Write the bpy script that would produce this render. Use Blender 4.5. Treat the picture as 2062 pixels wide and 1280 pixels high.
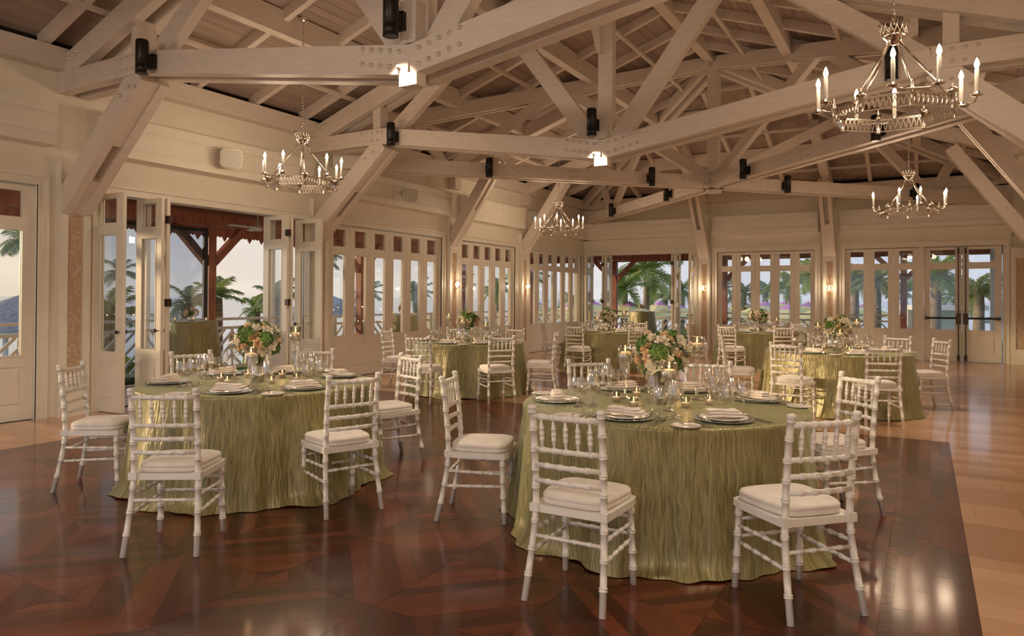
import bpy, math, random
from mathutils import Vector, Matrix
from math import sin, cos, pi, radians, hypot, atan2, sqrt
random.seed(7)
for o in list(bpy.data.objects): bpy.data.objects.remove(o)
S = bpy.context.scene
C = S.collection
# ------------------------------------------------------------------ camera
CAMP = Vector((8.9617, 0.0, 1.45)); YAW, PITCH, ROLL, FPX = .5255, .0094, .0059, 1432.15
fw = Vector((-sin(YAW)*cos(PITCH), cos(YAW)*cos(PITCH), sin(PITCH)))
r0 = Vector((cos(YAW), sin(YAW), 0)); u0 = r0.cross(fw)
rv = r0*cos(ROLL) + u0*sin(ROLL); uv_ = u0*cos(ROLL) - r0*sin(ROLL)
cam = bpy.data.objects.new('camera', bpy.data.cameras.new('camera')); C.objects.link(cam)
cam.data.sensor_width = 36; cam.data.lens = FPX/2062*36; cam.data.shift_y = -54.13/2062
cam.data.clip_start = .05; cam.data.clip_end = 5000
M = Matrix((rv, uv_, -fw)).transposed().to_4x4(); M.translation = CAMP
cam.matrix_world = M; S.camera = cam
def px(P):
    d = Vector(P)-CAMP; z = d.dot(fw)
    if z < .05: return None
    return (1031+FPX*d.dot(rv)/z, 585.87-FPX*d.dot(uv_)/z, z)
# ------------------------------------------------------------------ world, sun, exposure
S.view_settings.view_transform = 'Standard'; S.view_settings.look = 'None'
S.view_settings.gamma = 1; S.view_settings.use_curve_mapping = False
S.view_settings.exposure = 0.0
W = bpy.data.worlds.new('sky'); S.world = W; W.use_nodes = True
def nn(t, typ, **k):
    n = t.nodes.new(typ)
    for a, b in k.items(): setattr(n, a, b)
    return n
def ramp(t, stops, interp='LINEAR'):
    n = t.nodes.new('ShaderNodeValToRGB'); n.color_ramp.interpolation = interp
    e = n.color_ramp.elements
    while len(e) < len(stops): e.new(.5)
    for i, (p, c) in enumerate(stops):
        e[i].position = p; e[i].color = (*c, 1) if len(c) == 3 else c
    return n
t = W.node_tree; t.nodes.clear()
tc = nn(t, 'ShaderNodeTexCoord'); sep = nn(t, 'ShaderNodeSeparateXYZ'); t.links.new(tc.outputs['Generated'], sep.inputs[0])
# warm towards the low sun (-X), cool away from it; paler upwards
az = nn(t, 'ShaderNodeMapRange'); az.inputs[1].default_value = -.95; az.inputs[2].default_value = -.05
t.links.new(sep.outputs[0], az.inputs[0])
warm = ramp(t, [(0, (.90, .76, .58)), (.12, (.86, .75, .62)), (.35, (.66, .64, .64)), (1, (.40, .47, .58))])
cool = ramp(t, [(0, (.66, .70, .80)), (.12, (.60, .67, .80)), (.35, (.50, .59, .76)), (1, (.34, .44, .62))])
t.links.new(sep.outputs[2], warm.inputs[0]); t.links.new(sep.outputs[2], cool.inputs[0])
mx = nn(t, 'ShaderNodeMix', data_type='RGBA'); t.links.new(az.outputs[0], mx.inputs[0])
t.links.new(warm.outputs[0], mx.inputs[6]); t.links.new(cool.outputs[0], mx.inputs[7])
mp = nn(t, 'ShaderNodeMapping'); mp.inputs['Scale'].default_value = (2, 2, 9); t.links.new(tc.outputs['Generated'], mp.inputs[0])
cl = nn(t, 'ShaderNodeTexNoise'); cl.inputs['Scale'].default_value = 2.2; cl.inputs['Detail'].default_value = 6; t.links.new(mp.outputs[0], cl.inputs[0])
cr = ramp(t, [(.42, (.9, .9, .92)), (.66, (1.06, 1.05, 1.04))]); t.links.new(cl.outputs[0], cr.inputs[0])
mu = nn(t, 'ShaderNodeMix', data_type='RGBA', blend_type='MULTIPLY'); mu.inputs[0].default_value = 1
t.links.new(mx.outputs[2], mu.inputs[6]); t.links.new(cr.outputs[0], mu.inputs[7])
bg = nn(t, 'ShaderNodeBackground'); bg.inputs[1].default_value = 1.10; t.links.new(mu.outputs[2], bg.inputs[0])
wo = nn(t, 'ShaderNodeOutputWorld'); t.links.new(bg.outputs[0], wo.inputs[0])
sun = bpy.data.objects.new('sun', bpy.data.lights.new('sun', 'SUN')); C.objects.link(sun)
sun.data.energy = 3.2; sun.data.color = (1, .72, .42); sun.data.angle = radians(3)
sd = Vector((1, .42, -.13)).normalized()           # low evening sun through the sea-side doors
sun.rotation_euler = sd.to_track_quat('-Z', 'Y').to_euler(); sun.location = (-20, -5, 8)
# ------------------------------------------------------------------ helpers
MATS = {}
def mat(name, col, rough=.5, metal=0, spec=.5, coat=0, build=None, emit=None, estr=0, sheen=0):
    m = bpy.data.materials.new(name); m.use_nodes = True
    b = m.node_tree.nodes['Principled BSDF']
    b.inputs['Base Color'].default_value = (*col, 1); b.inputs['Roughness'].default_value = rough
    b.inputs['Metallic'].default_value = metal; b.inputs['Specular IOR Level'].default_value = spec
    b.inputs['Coat Weight'].default_value = coat; b.inputs['Coat Roughness'].default_value = .06
    b.inputs['Sheen Weight'].default_value = sheen
    if emit: b.inputs['Emission Color'].default_value = (*emit, 1); b.inputs['Emission Strength'].default_value = estr
    if build: build(m.node_tree, b)
    MATS[name] = m; return m
def noise_col(c0, c1, scale=6, vec='Object', stretch=(1, 1, 1), bump=0, detail=4, lo=.35, hi=.65):
    def f(t, b):
        tc = nn(t, 'ShaderNodeTexCoord'); mp = nn(t, 'ShaderNodeMapping'); mp.inputs['Scale'].default_value = stretch
        t.links.new(tc.outputs[vec], mp.inputs[0])
        n = nn(t, 'ShaderNodeTexNoise'); n.inputs['Scale'].default_value = scale; n.inputs['Detail'].default_value = detail
        t.links.new(mp.outputs[0], n.inputs[0]); r = ramp(t, [(lo, c0), (hi, c1)]); t.links.new(n.outputs[0], r.inputs[0])
        t.links.new(r.outputs[0], b.inputs['Base Color'])
        if bump:
            bp = nn(t, 'ShaderNodeBump'); bp.inputs['Strength'].default_value = bump; bp.inputs['Distance'].default_value = .01
            t.links.new(n.outputs[0], bp.inputs['Height']); t.links.new(bp.outputs[0], b.inputs['Normal'])
    return f
class MB:
    def __init__(s): s.v = []; s.f = []; s.sm = []; s.uv = []
    def add(s, vs, fs, smooth=False, uvs=None):
        k = len(s.v); s.v += [tuple(a) for a in vs]
        for i, f in enumerate(fs):
            s.f.append([a+k for a in f]); s.sm.append(smooth); s.uv.append(uvs[i] if uvs else None)
        return s
    def box(s, a, b, mtx=None):
        x0, y0, z0 = a; x1, y1, z1 = b
        vs = [(x0, y0, z0), (x1, y0, z0), (x1, y1, z0), (x0, y1, z0), (x0, y0, z1), (x1, y0, z1), (x1, y1, z1), (x0, y1, z1)]
        if mtx: vs = [mtx @ Vector(v) for v in vs]
        return s.add(vs, [(0, 3, 2, 1), (4, 5, 6, 7), (0, 1, 5, 4), (1, 2, 6, 5), (2, 3, 7, 6), (3, 0, 4, 7)])
    def beam(s, p0, p1, w, h, up=(0, 0, 1), side=0.0):
        """square timber from p0 to p1 (centre line), w across, h along 'up'; side shifts across"""
        p0, p1 = Vector(p0), Vector(p1); d = (p1-p0).normalized(); a = d.cross(Vector(up)).normalized(); u = a.cross(d)
        o = a*side; vs = []
        for P in (p0, p1):
            for sx, sy in ((-1, -1), (1, -1), (1, 1), (-1, 1)): vs.append(P+o+a*(sx*w/2)+u*(sy*h/2))
        return s.add(vs, [(3, 2, 1, 0), (4, 5, 6, 7), (0, 1, 5, 4), (1, 2, 6, 5), (2, 3, 7, 6), (3, 0, 4, 7)])
    def lathe(s, prof, n=16, mtx=None, smooth=True, cap=True):
        vs = []; fs = []; m = len(prof)
        for i in range(n):
            a = 2*pi*i/n
            for r, z in prof: vs.append((r*cos(a), r*sin(a), z))
        if mtx: vs = [mtx @ Vector(v) for v in vs]
        for i in range(n):
            j = (i+1) % n
            for k in range(m-1): fs.append((i*m+k, j*m+k, j*m+k+1, i*m+k+1))
        if cap:
            if prof[0][0] > 1e-5: fs.append([i*m for i in range(n)][::-1])
            if prof[-1][0] > 1e-5: fs.append([i*m+m-1 for i in range(n)])
        return s.add(vs, fs, smooth)
    def rod(s, p0, p1, prof, n=10):
        """lathe profile [(t, r)...] with t 0..1 from p0 to p1"""
        p0, p1 = Vector(p0), Vector(p1); L = (p1-p0).length
        m = Matrix.Translation(p0) @ (p1-p0).to_track_quat('Z', 'Y').to_matrix().to_4x4()
        return s.lathe([(r, t*L) for t, r in prof], n, m)
    def tube(s, pts, rad, n=8, caps=True):
        pts = [Vector(p) for p in pts]; vs = []; fs = []; m = len(pts)
        rads = rad if isinstance(rad, (list, tuple)) else [rad]*m
        ref = None
        for i, p in enumerate(pts):
            d = (pts[min(i+1, m-1)]-pts[max(i-1, 0)]).normalized()
            if ref is None: ref = Vector((0, 0, 1)) if abs(d.z) < .9 else Vector((1, 0, 0))
            a = d.cross(ref).normalized(); b = a.cross(d).normalized(); ref = b
            for k in range(n): q = 2*pi*k/n; vs.append(p+(a*cos(q)+b*sin(q))*rads[i])
        for i in range(m-1):
            for k in range(n): l = (k+1) % n; fs.append((i*n+k, i*n+l, (i+1)*n+l, (i+1)*n+k))
        if caps: fs.append(list(range(n))[::-1]); fs.append([(m-1)*n+k for k in range(n)])
        return s.add(vs, fs, True)
    def prism(s, poly, z0, z1, uvf=None):
        n = len(poly); vs = [(x, y, z0) for x, y in poly]+[(x, y, z1) for x, y in poly]
        fs = [list(range(n))[::-1], list(range(n, 2*n))]+[(i, (i+1) % n, n+(i+1) % n, n+i) for i in range(n)]
        uvs = [[uvf(vs[i][0], vs[i][1]) for i in f] for f in fs] if uvf else None
        return s.add(vs, fs, False, uvs)
    def mesh(s, name, off=None):
        me = bpy.data.meshes.new(name)
        vs = s.v if off is None else [(a-off[0], b-off[1], c-off[2]) for a, b, c in s.v]
        me.from_pydata(vs, [], s.f); me.polygons.foreach_set('use_smooth', s.sm)
        if any(u is not None for u in s.uv):
            l = me.uv_layers.new(name='UVMap'); flat = []
            for f, u in zip(s.f, s.uv):
                for i in range(len(f)): flat += list(u[i]) if u else [0., 0.]
            l.data.foreach_set('uv', flat)
        me.update(); return me
def MM(m): return MATS[m] if isinstance(m, str) else m
def ob(name, mb, m, parent=None, off=None):
    me = mb if isinstance(mb, bpy.types.Mesh) else mb.mesh(name, off)
    if m and not me.materials: me.materials.append(MM(m))
    o = bpy.data.objects.new(name, me); C.objects.link(o)
    if parent: o.parent = parent
    elif off is not None: o.location = off
    return o
def tag(o, label=None, cat=None, group=None, kind=None):
    if label: o['label'] = label
    if cat: o['category'] = cat
    if group: o['group'] = group
    if kind: o['kind'] = kind
    return o
def empty(name, loc=(0, 0, 0), rz=0, **k):
    o = bpy.data.objects.new(name, None); o.empty_display_size = .1; C.objects.link(o)
    o.location = loc; o.rotation_euler = (0, 0, rz); tag(o, **k); return o
def part(name, mb, m, root):            # geometry in world coordinates, parent unrotated
    return ob(name, mb, m, root, tuple(root.location))
def copy_tree(o, parent=None):
    c = o.copy(); C.objects.link(c)
    if parent: c.parent = parent
    for ch in [x for x in o.children]: copy_tree(ch, c)
    return c
def point(name, loc, power, col, rad, parent=None):
    l = bpy.data.lights.new(name, 'POINT'); l.energy = power; l.color = col; l.shadow_soft_size = rad
    o = bpy.data.objects.new(name, l); C.objects.link(o); o.location = loc
    if parent: o.parent = parent
    return o
# ------------------------------------------------------------------ materials
WARM = (1, .74, .50)
mat('wall_paint', (.80, .75, .65), .6, build=noise_col((.775, .725, .62), (.81, .76, .66), 3))
mat('trim_paint', (.80, .75, .66), .42, build=noise_col((.78, .735, .64), (.82, .77, .68), 5))
mat('timber_paint', (.74, .66, .59), .5, build=noise_col((.69, .61, .54), (.75, .67, .60), 7, stretch=(1, 1, 6), bump=.05))
mat('board_paint', (.50, .40, .35), .55, build=noise_col((.34, .265, .225), (.43, .34, .29), 4, stretch=(3, .3, 3), bump=.04))
mat('seam_dark', (.05, .035, .028), .9)
mat('bolt_metal', (.72, .66, .6), .35, .2)
mat('chair_paint', (.86, .835, .80), .28, coat=.25, build=noise_col((.83, .805, .77), (.87, .845, .81), 14))
mat('cushion_fabric', (.80, .74, .70), .75, sheen=.3, build=noise_col((.75, .69, .65), (.82, .77, .73), 12, bump=.12))
mat('black_metal', (.012, .011, .010), .35, .3)
mat('bronze', (.07, .045, .035), .4, .6)
mat('nickel', (.62, .55, .47), .16, 1)
mat('silver', (.70, .67, .62), .14, 1)
mat('candle_sleeve', (.86, .84, .78), .4)
mat('bulb', (1, .9, .7), .3, emit=(1, .82, .54), estr=9)
mat('flame', (1, .7, .3), .3, emit=(1, .66, .26), estr=7)
mat('lens_glow', (1, .95, .85), .3, emit=(1, .88, .68), estr=9)
mat('filament', (1, .7, .4), .3, emit=(1, .6, .25), estr=10)
mat('wax', (.86, .74, .58), .45, emit=(1, .6, .28), estr=.12)
mat('china', (.84, .80, .76), .16, coat=.3)
mat('charger_glass', (.24, .30, .26), .08, .25, coat=.6)
mat('linen', (.83, .76, .70), .8, build=noise_col((.78, .71, .65), (.85, .79, .73), 30, bump=.2))
mat('petal_peach', (.84, .66, .45), .6, build=noise_col((.80, .58, .37), (.88, .74, .54), 9))
mat('petal_white', (.84, .80, .70), .6, build=noise_col((.80, .74, .60), (.87, .84, .76), 9))
mat('bouquet_leaf', (.06, .14, .03), .5, build=noise_col((.035, .10, .02), (.10, .20, .05), 18))
mat('moss_green', (.09, .19, .03), .8, build=noise_col((.05, .12, .015), (.15, .27, .06), 60, bump=.6))
mat('stem_green', (.08, .14, .04), .5)
mat('red_timber', (.38, .14, .09), .5, build=noise_col((.30, .10, .065), (.46, .18, .12), 5, stretch=(2, 2, .6)))
mat('dark_frame', (.03, .03, .035), .5)
mat('rail_paint', (.78, .74, .68), .5)
mat('deck_boards', (.50, .47, .45), .45, build=noise_col((.42, .39, .37), (.56, .53, .51), 5, stretch=(1, 6, 1)))
mat('shingle', (.30, .29, .31), .8, build=noise_col((.22, .22, .24), (.40, .38, .38), 9, bump=.4))
mat('bark', (.25, .20, .16), .9, build=noise_col((.17, .135, .11), (.36, .30, .24), 5, stretch=(1, 1, 7), bump=.6))
mat('frond_green', (.28, .36, .10), .5, build=noise_col((.20, .30, .07), (.40, .46, .16), .6))
mat('frond_sage', (.30, .38, .22), .55, build=noise_col((.24, .32, .17), (.40, .46, .28), .6))
mat('shrub_green', (.18, .30, .06), .7, build=noise_col((.13, .24, .04), (.30, .42, .10), 14, bump=.5))
mat('grass', (.13, .22, .06), .9, build=noise_col((.09, .17, .04), (.22, .28, .10), 3))
mat('sand', (.55, .48, .38), .9)
mat('sea', (.30, .36, .42), .12, build=noise_col((.26, .33, .40), (.36, .41, .46), .25, stretch=(1, 5, 1), bump=.3))
mat('umbrella_yellow', (.80, .72, .36), .7)
mat('umbrella_pink', (.66, .30, .58), .7)
mat('villa_white', (.80, .78, .76), .6)
mat('orange_cloth', (.75, .30, .06), .7)
mat('hill_green', (.16, .20, .18), .9)
mat('fan_white', (.80, .77, .72), .4)
mat('speaker_white', (.74, .70, .64), .5)
mat('speaker_grille', (.58, .56, .50), .7, build=noise_col((.50, .48, .43), (.62, .60, .54), 300))
def translucent(name, k):
    t = MATS[name].node_tree; b = t.nodes['Principled BSDF']; tl = nn(t, 'ShaderNodeBsdfTranslucent'); mx = nn(t, 'ShaderNodeMixShader'); mx.inputs[0].default_value = k
    for l in list(t.links):
        if l.to_node == b and l.to_socket.name == 'Base Color': t.links.new(l.from_socket, tl.inputs[0])
    out = [n for n in t.nodes if n.type == 'OUTPUT_MATERIAL'][0]
    t.links.new(b.outputs[0], mx.inputs[1]); t.links.new(tl.outputs[0], mx.inputs[2]); t.links.new(mx.outputs[0], out.inputs[0])
for n_ in ('frond_green', 'frond_sage', 'shrub_green'): translucent(n_, .45)
translucent('petal_white', .25); translucent('petal_peach', .25)
def wallpaper(t, b):
    tc = nn(t, 'ShaderNodeTexCoord'); mp = nn(t, 'ShaderNodeMapping'); mp.inputs['Scale'].default_value = (3.2, 3.2, 2.0)
    t.links.new(tc.outputs['Object'], mp.inputs[0])
    n = nn(t, 'ShaderNodeTexNoise'); n.inputs['Scale'].default_value = 3.2; n.inputs['Distortion'].default_value = 3.2; n.inputs['Detail'].default_value = 1; t.links.new(mp.outputs[0], n.inputs[0])
    r = ramp(t, [(.53, (.50, .35, .235)), (.56, (.62, .475, .345))]); t.links.new(n.outputs[0], r.inputs[0]); t.links.new(r.outputs[0], b.inputs['Base Color'])
mat('wallpaper', (.6, .4, .3), .55, build=wallpaper)
def clear_glass(name, tint, spec_mix=.06, rough=.0, edge=.5, power=2.2):
    m = bpy.data.materials.new(name); m.use_nodes = True; t = m.node_tree; t.nodes.clear()
    tr = nn(t, 'ShaderNodeBsdfTransparent'); tr.inputs[0].default_value = (*tint, 1)
    gl = nn(t, 'ShaderNodeBsdfGlossy'); gl.inputs['Roughness'].default_value = rough; gl.inputs[0].default_value = (.95, .95, .95, 1)
    lw = nn(t, 'ShaderNodeLayerWeight'); lw.inputs[0].default_value = edge
    mr = nn(t, 'ShaderNodeMapRange'); mr.inputs[3].default_value = spec_mix; mr.inputs[4].default_value = .85
    pw = nn(t, 'ShaderNodeMath', operation='POWER'); pw.inputs[1].default_value = power
    t.links.new(lw.outputs['Facing'], pw.inputs[0]); t.links.new(pw.outputs[0], mr.inputs[0])
    mx = nn(t, 'ShaderNodeMixShader'); o = nn(t, 'ShaderNodeOutputMaterial')
    t.links.new(mr.outputs[0], mx.inputs[0]); t.links.new(tr.outputs[0], mx.inputs[1]); t.links.new(gl.outputs[0], mx.inputs[2]); t.links.new(mx.outputs[0], o.inputs[0])
    MATS[name] = m
clear_glass('pane_glass', (.97, .98, .98), .04, 0, .35)
clear_glass('screen_glass', (.74, .80, .90), .10, 0, .35)
clear_glass('crystal', (.93, .93, .92), .17, .02, .62, 1.25)
clear_glass('water', (.95, .96, .95), .05, .02, .3)
def wood(dark, mid, light, rough, coat, grain=14):
    def f(t, b):
        uv = nn(t, 'ShaderNodeUVMap'); g = nn(t, 'ShaderNodeNewGeometry')
        oi = nn(t, 'ShaderNodeObjectInfo'); ad = nn(t, 'ShaderNodeMath', operation='ADD'); fr = nn(t, 'ShaderNodeMath', operation='FRACT')
        t.links.new(g.outputs['Random Per Island'], ad.inputs[0]); t.links.new(oi.outputs['Random'], ad.inputs[1]); t.links.new(ad.outputs[0], fr.inputs[0])
        off = nn(t, 'ShaderNodeVectorMath', operation='MULTIPLY_ADD'); sc = nn(t, 'ShaderNodeCombineXYZ')
        t.links.new(fr.outputs[0], sc.inputs[0]); t.links.new(fr.outputs[0], sc.inputs[1])
        t.links.new(sc.outputs[0], off.inputs[0]); off.inputs[1].default_value = (37, 53, 0); t.links.new(uv.outputs[0], off.inputs[2])
        mp = nn(t, 'ShaderNodeMapping'); mp.inputs['Scale'].default_value = (1.1, grain, 1); t.links.new(off.outputs[0], mp.inputs[0])
        n = nn(t, 'ShaderNodeTexNoise'); n.inputs['Scale'].default_value = 5; n.inputs['Detail'].default_value = 6; n.inputs['Roughness'].default_value = .6; t.links.new(mp.outputs[0], n.inputs[0])
        mixv = nn(t, 'ShaderNodeMath', operation='MULTIPLY_ADD'); t.links.new(n.outputs[0], mixv.inputs[0]); mixv.inputs[1].default_value = .55
        k = nn(t, 'ShaderNodeMath', operation='MULTIPLY_ADD'); t.links.new(fr.outputs[0], k.inputs[0]); k.inputs[1].default_value = .75; k.inputs[2].default_value = -.16
        t.links.new(k.outputs[0], mixv.inputs[2])
        r = ramp(t, [(.12, dark), (.5, mid), (.88, light)]); t.links.new(mixv.outputs[0], r.inputs[0]); t.links.new(r.outputs[0], b.inputs['Base Color'])
        bp = nn(t, 'ShaderNodeBump'); bp.inputs['Strength'].default_value = .06; bp.inputs['Distance'].default_value = .004
        t.links.new(n.outputs[0], bp.inputs['Height']); t.links.new(bp.outputs[0], b.inputs['Normal'])
        b.inputs['Roughness'].default_value = rough; b.inputs['Coat Weight'].default_value = coat; b.inputs['Coat Roughness'].default_value = .11; b.inputs['Specular IOR Level'].default_value = .25
    return f
mat('parquet', (.15, .04, .02), .3, build=wood((.040, .007, .003), (.080, .015, .006), (.150, .033, .014), .34, .6))
mat('pale_plank', (.5, .33, .22), .3, build=wood((.38, .205, .12), (.48, .275, .165), (.58, .36, .23), .32, .6, 9))
def cloth(t, b):
    uv = nn(t, 'ShaderNodeUVMap')
    n0 = nn(t, 'ShaderNodeTexNoise'); n0.inputs['Scale'].default_value = 9; n0.inputs['Detail'].default_value = 2; t.links.new(uv.outputs[0], n0.inputs[0])
    ds = nn(t, 'ShaderNodeVectorMath', operation='MULTIPLY_ADD'); t.links.new(n0.outputs['Color'], ds.inputs[0]); ds.inputs[1].default_value = (.034, .02, 0); t.links.new(uv.outputs[0], ds.inputs[2])
    mp = nn(t, 'ShaderNodeMapping'); mp.inputs['Scale'].default_value = (74, 6.5, 1); t.links.new(ds.outputs[0], mp.inputs[0])
    v = nn(t, 'ShaderNodeTexNoise'); v.inputs['Scale'].default_value = 1; v.inputs['Detail'].default_value = 2; t.links.new(mp.outputs[0], v.inputs[0])
    bp = nn(t, 'ShaderNodeBump'); bp.inputs['Strength'].default_value = .75; bp.inputs['Distance'].default_value = .012
    t.links.new(v.outputs[0], bp.inputs['Height']); t.links.new(bp.outputs[0], b.inputs['Normal'])
    r = ramp(t, [(.28, (.15, .128, .045)), (.68, (.36, .31, .135))]); t.links.new(v.outputs[0], r.inputs[0]); t.links.new(r.outputs[0], b.inputs['Base Color'])
mat('green_satin', (.3, .3, .14), .36, .22, spec=.7, sheen=.35, build=cloth); MATS['green_satin'].node_tree.nodes['Principled BSDF'].inputs['Sheen Tint'].default_value = (.62, .80, .55, 1)
# ================================================================== STRUCTURE
XR, YB, YF, XM = 11.10, 19.80, -3.0, 5.31          # right wall, far wall, near end of the hall, ridge
# ---------------- floor
floor = empty('floor', kind='structure', label='dark mitred parquet dance floor set in pale wood planks', cat='floor')
ob('subfloor', MB().box((-.2, YF, -.15), (XR+.2, YB+.2, -.006)), 'seam_dark', floor)
def clip(poly, x0, y0, x1, y1):
    for ax, lim, sg in ((0, x0, 1), (0, x1, -1), (1, y0, 1), (1, y1, -1)):
        out = []
        for i in range(len(poly)):
            a, b = poly[i-1], poly[i]; da, db = (a[ax]-lim)*sg, (b[ax]-lim)*sg
            if (da >= 0) != (db >= 0):
                k = da/(da-db); out.append((a[0]+(b[0]-a[0])*k, a[1]+(b[1]-a[1])*k))
            if db >= 0: out.append(b)
        poly = out
        if len(poly) < 3: return []
    return poly
def shrink(poly, g=.0009):
    cx = sum(p[0] for p in poly)/len(poly); cy = sum(p[1] for p in poly)/len(poly)
    out = []
    for x, y in poly:
        L = hypot(x-cx, y-cy) or 1; out.append((x-(x-cx)/L*g*1.4, y-(y-cy)/L*g*1.4))
    return out
def parea(poly): return abs(sum(poly[i-1][0]*poly[i][1]-poly[i][0]*poly[i-1][1] for i in range(len(poly))))/2
def ccw(poly): return poly if sum(poly[i-1][0]*poly[i][1]-poly[i][0]*poly[i-1][1] for i in range(len(poly))) > 0 else poly[::-1]
def lay(pieces, name, m, stuff):
    """pieces: (poly, grain angle). The 300 largest in view become parts, the rest one joined part"""
    sc = []
    for i, (poly, ang) in enumerate(pieces):
        cx = sum(p[0] for p in poly)/len(poly); cy = sum(p[1] for p in poly)/len(poly); q = px((cx, cy, 0)); s = 0
        if q and -30 < q[0] < 2092 and -30 < q[1] < 1310: s = parea(poly)*1.45/q[2]**3
        sc.append((s, i))
    sc.sort(reverse=True); top = {i for s, i in sc[:300] if s > 0}; rest = MB()
    for i, (poly, ang) in enumerate(pieces):
        ca, sa = cos(ang), sin(ang); pl = shrink(ccw(poly)); rr = random.uniform(0, 40)
        f = lambda x, y: (x*ca+y*sa+rr, -x*sa+y*ca)
        z1 = random.uniform(-.0004, 0)
        if i in top:
            c = pl[0]; b = MB().prism([(x-c[0], y-c[1]) for x, y in pl], -.005, z1, f); o = ob(name, b, m, floor); o.location = (c[0], c[1], 0)
        else: rest.prism(pl, -.005, z1, f)
    if rest.f: tag(ob(stuff, rest, m, floor), kind='stuff')
fields = [(1.49, -1.6, 9.18, 8.55), (2.6, 10.3, 5.3, 12.6)]
par = []
hd = .685; st = hd/sqrt(2)/6; cx0, cy0 = 6.04, 2.58
for fi, (x0, y0, x1, y1) in enumerate(fields):
    bw = .35 if fi == 0 else .18; nb = 4 if fi == 0 else 2; w = bw/nb
    for k in range(nb):                                  # plank border
        for side in range(4):
            lo, hi = ((y0, y1) if side < 2 else (x0+bw, x1-bw)); a = lo-random.uniform(0, .6)
            while a < hi:
                L = random.uniform(.45, 1.0); b = min(a+L, hi); a_ = max(a, lo)
                if b > a_+.02:
                    if side == 0: P = [(x0+k*w, a_), (x0+(k+1)*w, a_), (x0+(k+1)*w, b), (x0+k*w, b)]
                    elif side == 1: P = [(x1-(k+1)*w, a_), (x1-k*w, a_), (x1-k*w, b), (x1-(k+1)*w, b)]
                    elif side == 2: P = [(a_, y0+k*w), (b, y0+k*w), (b, y0+(k+1)*w), (a_, y0+(k+1)*w)]
                    else: P = [(a_, y1-(k+1)*w), (b, y1-(k+1)*w), (b, y1-k*w), (a_, y1-k*w)]
                    par.append((P, pi/2 if side < 2 else 0))
                a += L
    for i in range(-14, 14):
        for j in range(-12, 26):
            if (i+j) % 2: continue
            cx, cy = cx0+i*hd, cy0+j*hd
            if not (x0-hd < cx < x1+hd and y0-hd < cy < y1+hd): continue
            for q in range(4):
                ang = pi/4+q*pi/2; ca, sa = cos(ang), sin(ang)
                for k in range(6):
                    tr = [(k*st, -k*st), ((k+1)*st, -(k+1)*st), ((k+1)*st, (k+1)*st), (k*st, k*st)]
                    if k == 0: tr = tr[1:]
                    P = clip([(cx+u*ca-v*sa, cy+u*sa+v*ca) for u, v in tr], x0+bw, y0+bw, x1-bw, y1-bw)
                    if P and parea(P) > 1e-4: par.append((P, ang+pi/2))
lay(par, 'parquet_strip', 'parquet', 'parquet_strips')
pal = []; y = YF; pw = .178
def cut(a, b, lo, hi):          # subtract the dark fields from a plank row
    segs = [(a, b)]
    for x0, y0, x1, y1 in fields:
        if hi <= y0 or lo >= y1: continue
        ns = []
        for s, e in segs:
            if e <= x0 or s >= x1: ns.append((s, e)); continue
            if s < x0: ns.append((s, x0))
            if e > x1: ns.append((x1, e))
        segs = ns
    return segs
ys = sorted(set([YF, YB]+[f[1] for f in fields]+[f[3] for f in fields])); rows = []
for a, b in zip(ys, ys[1:]):
    n = max(1, round((b-a)/pw)); rows += [(a+(b-a)*k/n, a+(b-a)*(k+1)/n) for k in range(n)]
for lo, hi in rows:
    x = -random.uniform(0, 1.6)
    while x < XR:
        L = random.uniform(1.2, 1.9)
        for s, e in cut(max(0, x), min(x+L, XR), lo, hi):
            if e-s > .01: pal.append(([(s, lo), (e, lo), (e, hi), (s, hi)], 0))
        x += L
lay(pal, 'plank', 'pale_plank', 'planks')
# ---------------- walls
ZW = 4.40
LSEC = [(.70, 4.50), (5.02, 8.62), (9.02, 12.52), (13.05, 15.68), (16.22, 19.66)]      # outer casing, left wall
BSEC = [(.08, 3.52), (3.91, 6.63), (7.11, 8.85), (8.85, 10.64)]                       # far wall
CW, HT = .11, 2.845
wl = empty('wall_left', kind='structure', label='cream wall of folding glass doors facing the sea', cat='wall')
b = MB(); b.box((-.22, YF, HT), (0, YB, ZW)); pv = YF
for a, e in LSEC: b.box((-.22, pv, 0), (0, a, HT)); pv = e
b.box((-.22, pv, 0), (0, YB+.22, HT)); ob('wall_face', b, 'wall_paint', wl)
wb = empty('wall_back', kind='structure', label='cream far wall with sconces and glass doors', cat='wall')
b = MB(); b.box((-.22, YB, HT), (XR+.22, YB+.22, ZW)); pv = 0
for a, e in BSEC:
    if a > pv: b.box((pv, YB, 0), (a, YB+.22, HT))
    pv = e
b.box((pv, YB, 0), (XR+.22, YB+.22, HT)); ob('wall_face', b, 'wall_paint', wb)
wr = empty('wall_right', kind='structure', label='cream side wall with tall door openings', cat='wall')
ob('wall_face', MB().box((XR, YF, 0), (XR+.22, YB, ZW)), 'wall_paint', wr)
wf = empty('wall_front', kind='structure', label='cream wall closing the near end of the hall', cat='wall')
b = MB().add([(-.22, YF, 2.85), (XR+.22, YF, 2.85), (XR+.22, YF, 4.4), (2*XM, YF, 4.47), (XM, YF, 6.36), (-.22, YF, 4.4)], [(0, 1, 2, 3, 4, 5)])
for x0, x1 in ((-.22, .5), (3.3, 3.8), (7.0, 7.5), (10.6, XR+.22)): b.box((x0, YF-.2, 0), (x1, YF-.002, 2.85))
ob('wall_face', b, 'wall_paint', wf)
ntrim = [0]
def trim(mbs, label, child=()):
    ntrim[0] += 1; o = empty('trim_%d' % ntrim[0], kind='structure', label=label, cat='trim')
    for nm, mb, m in mbs: ob(nm, mb, m, o)
    return o
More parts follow.
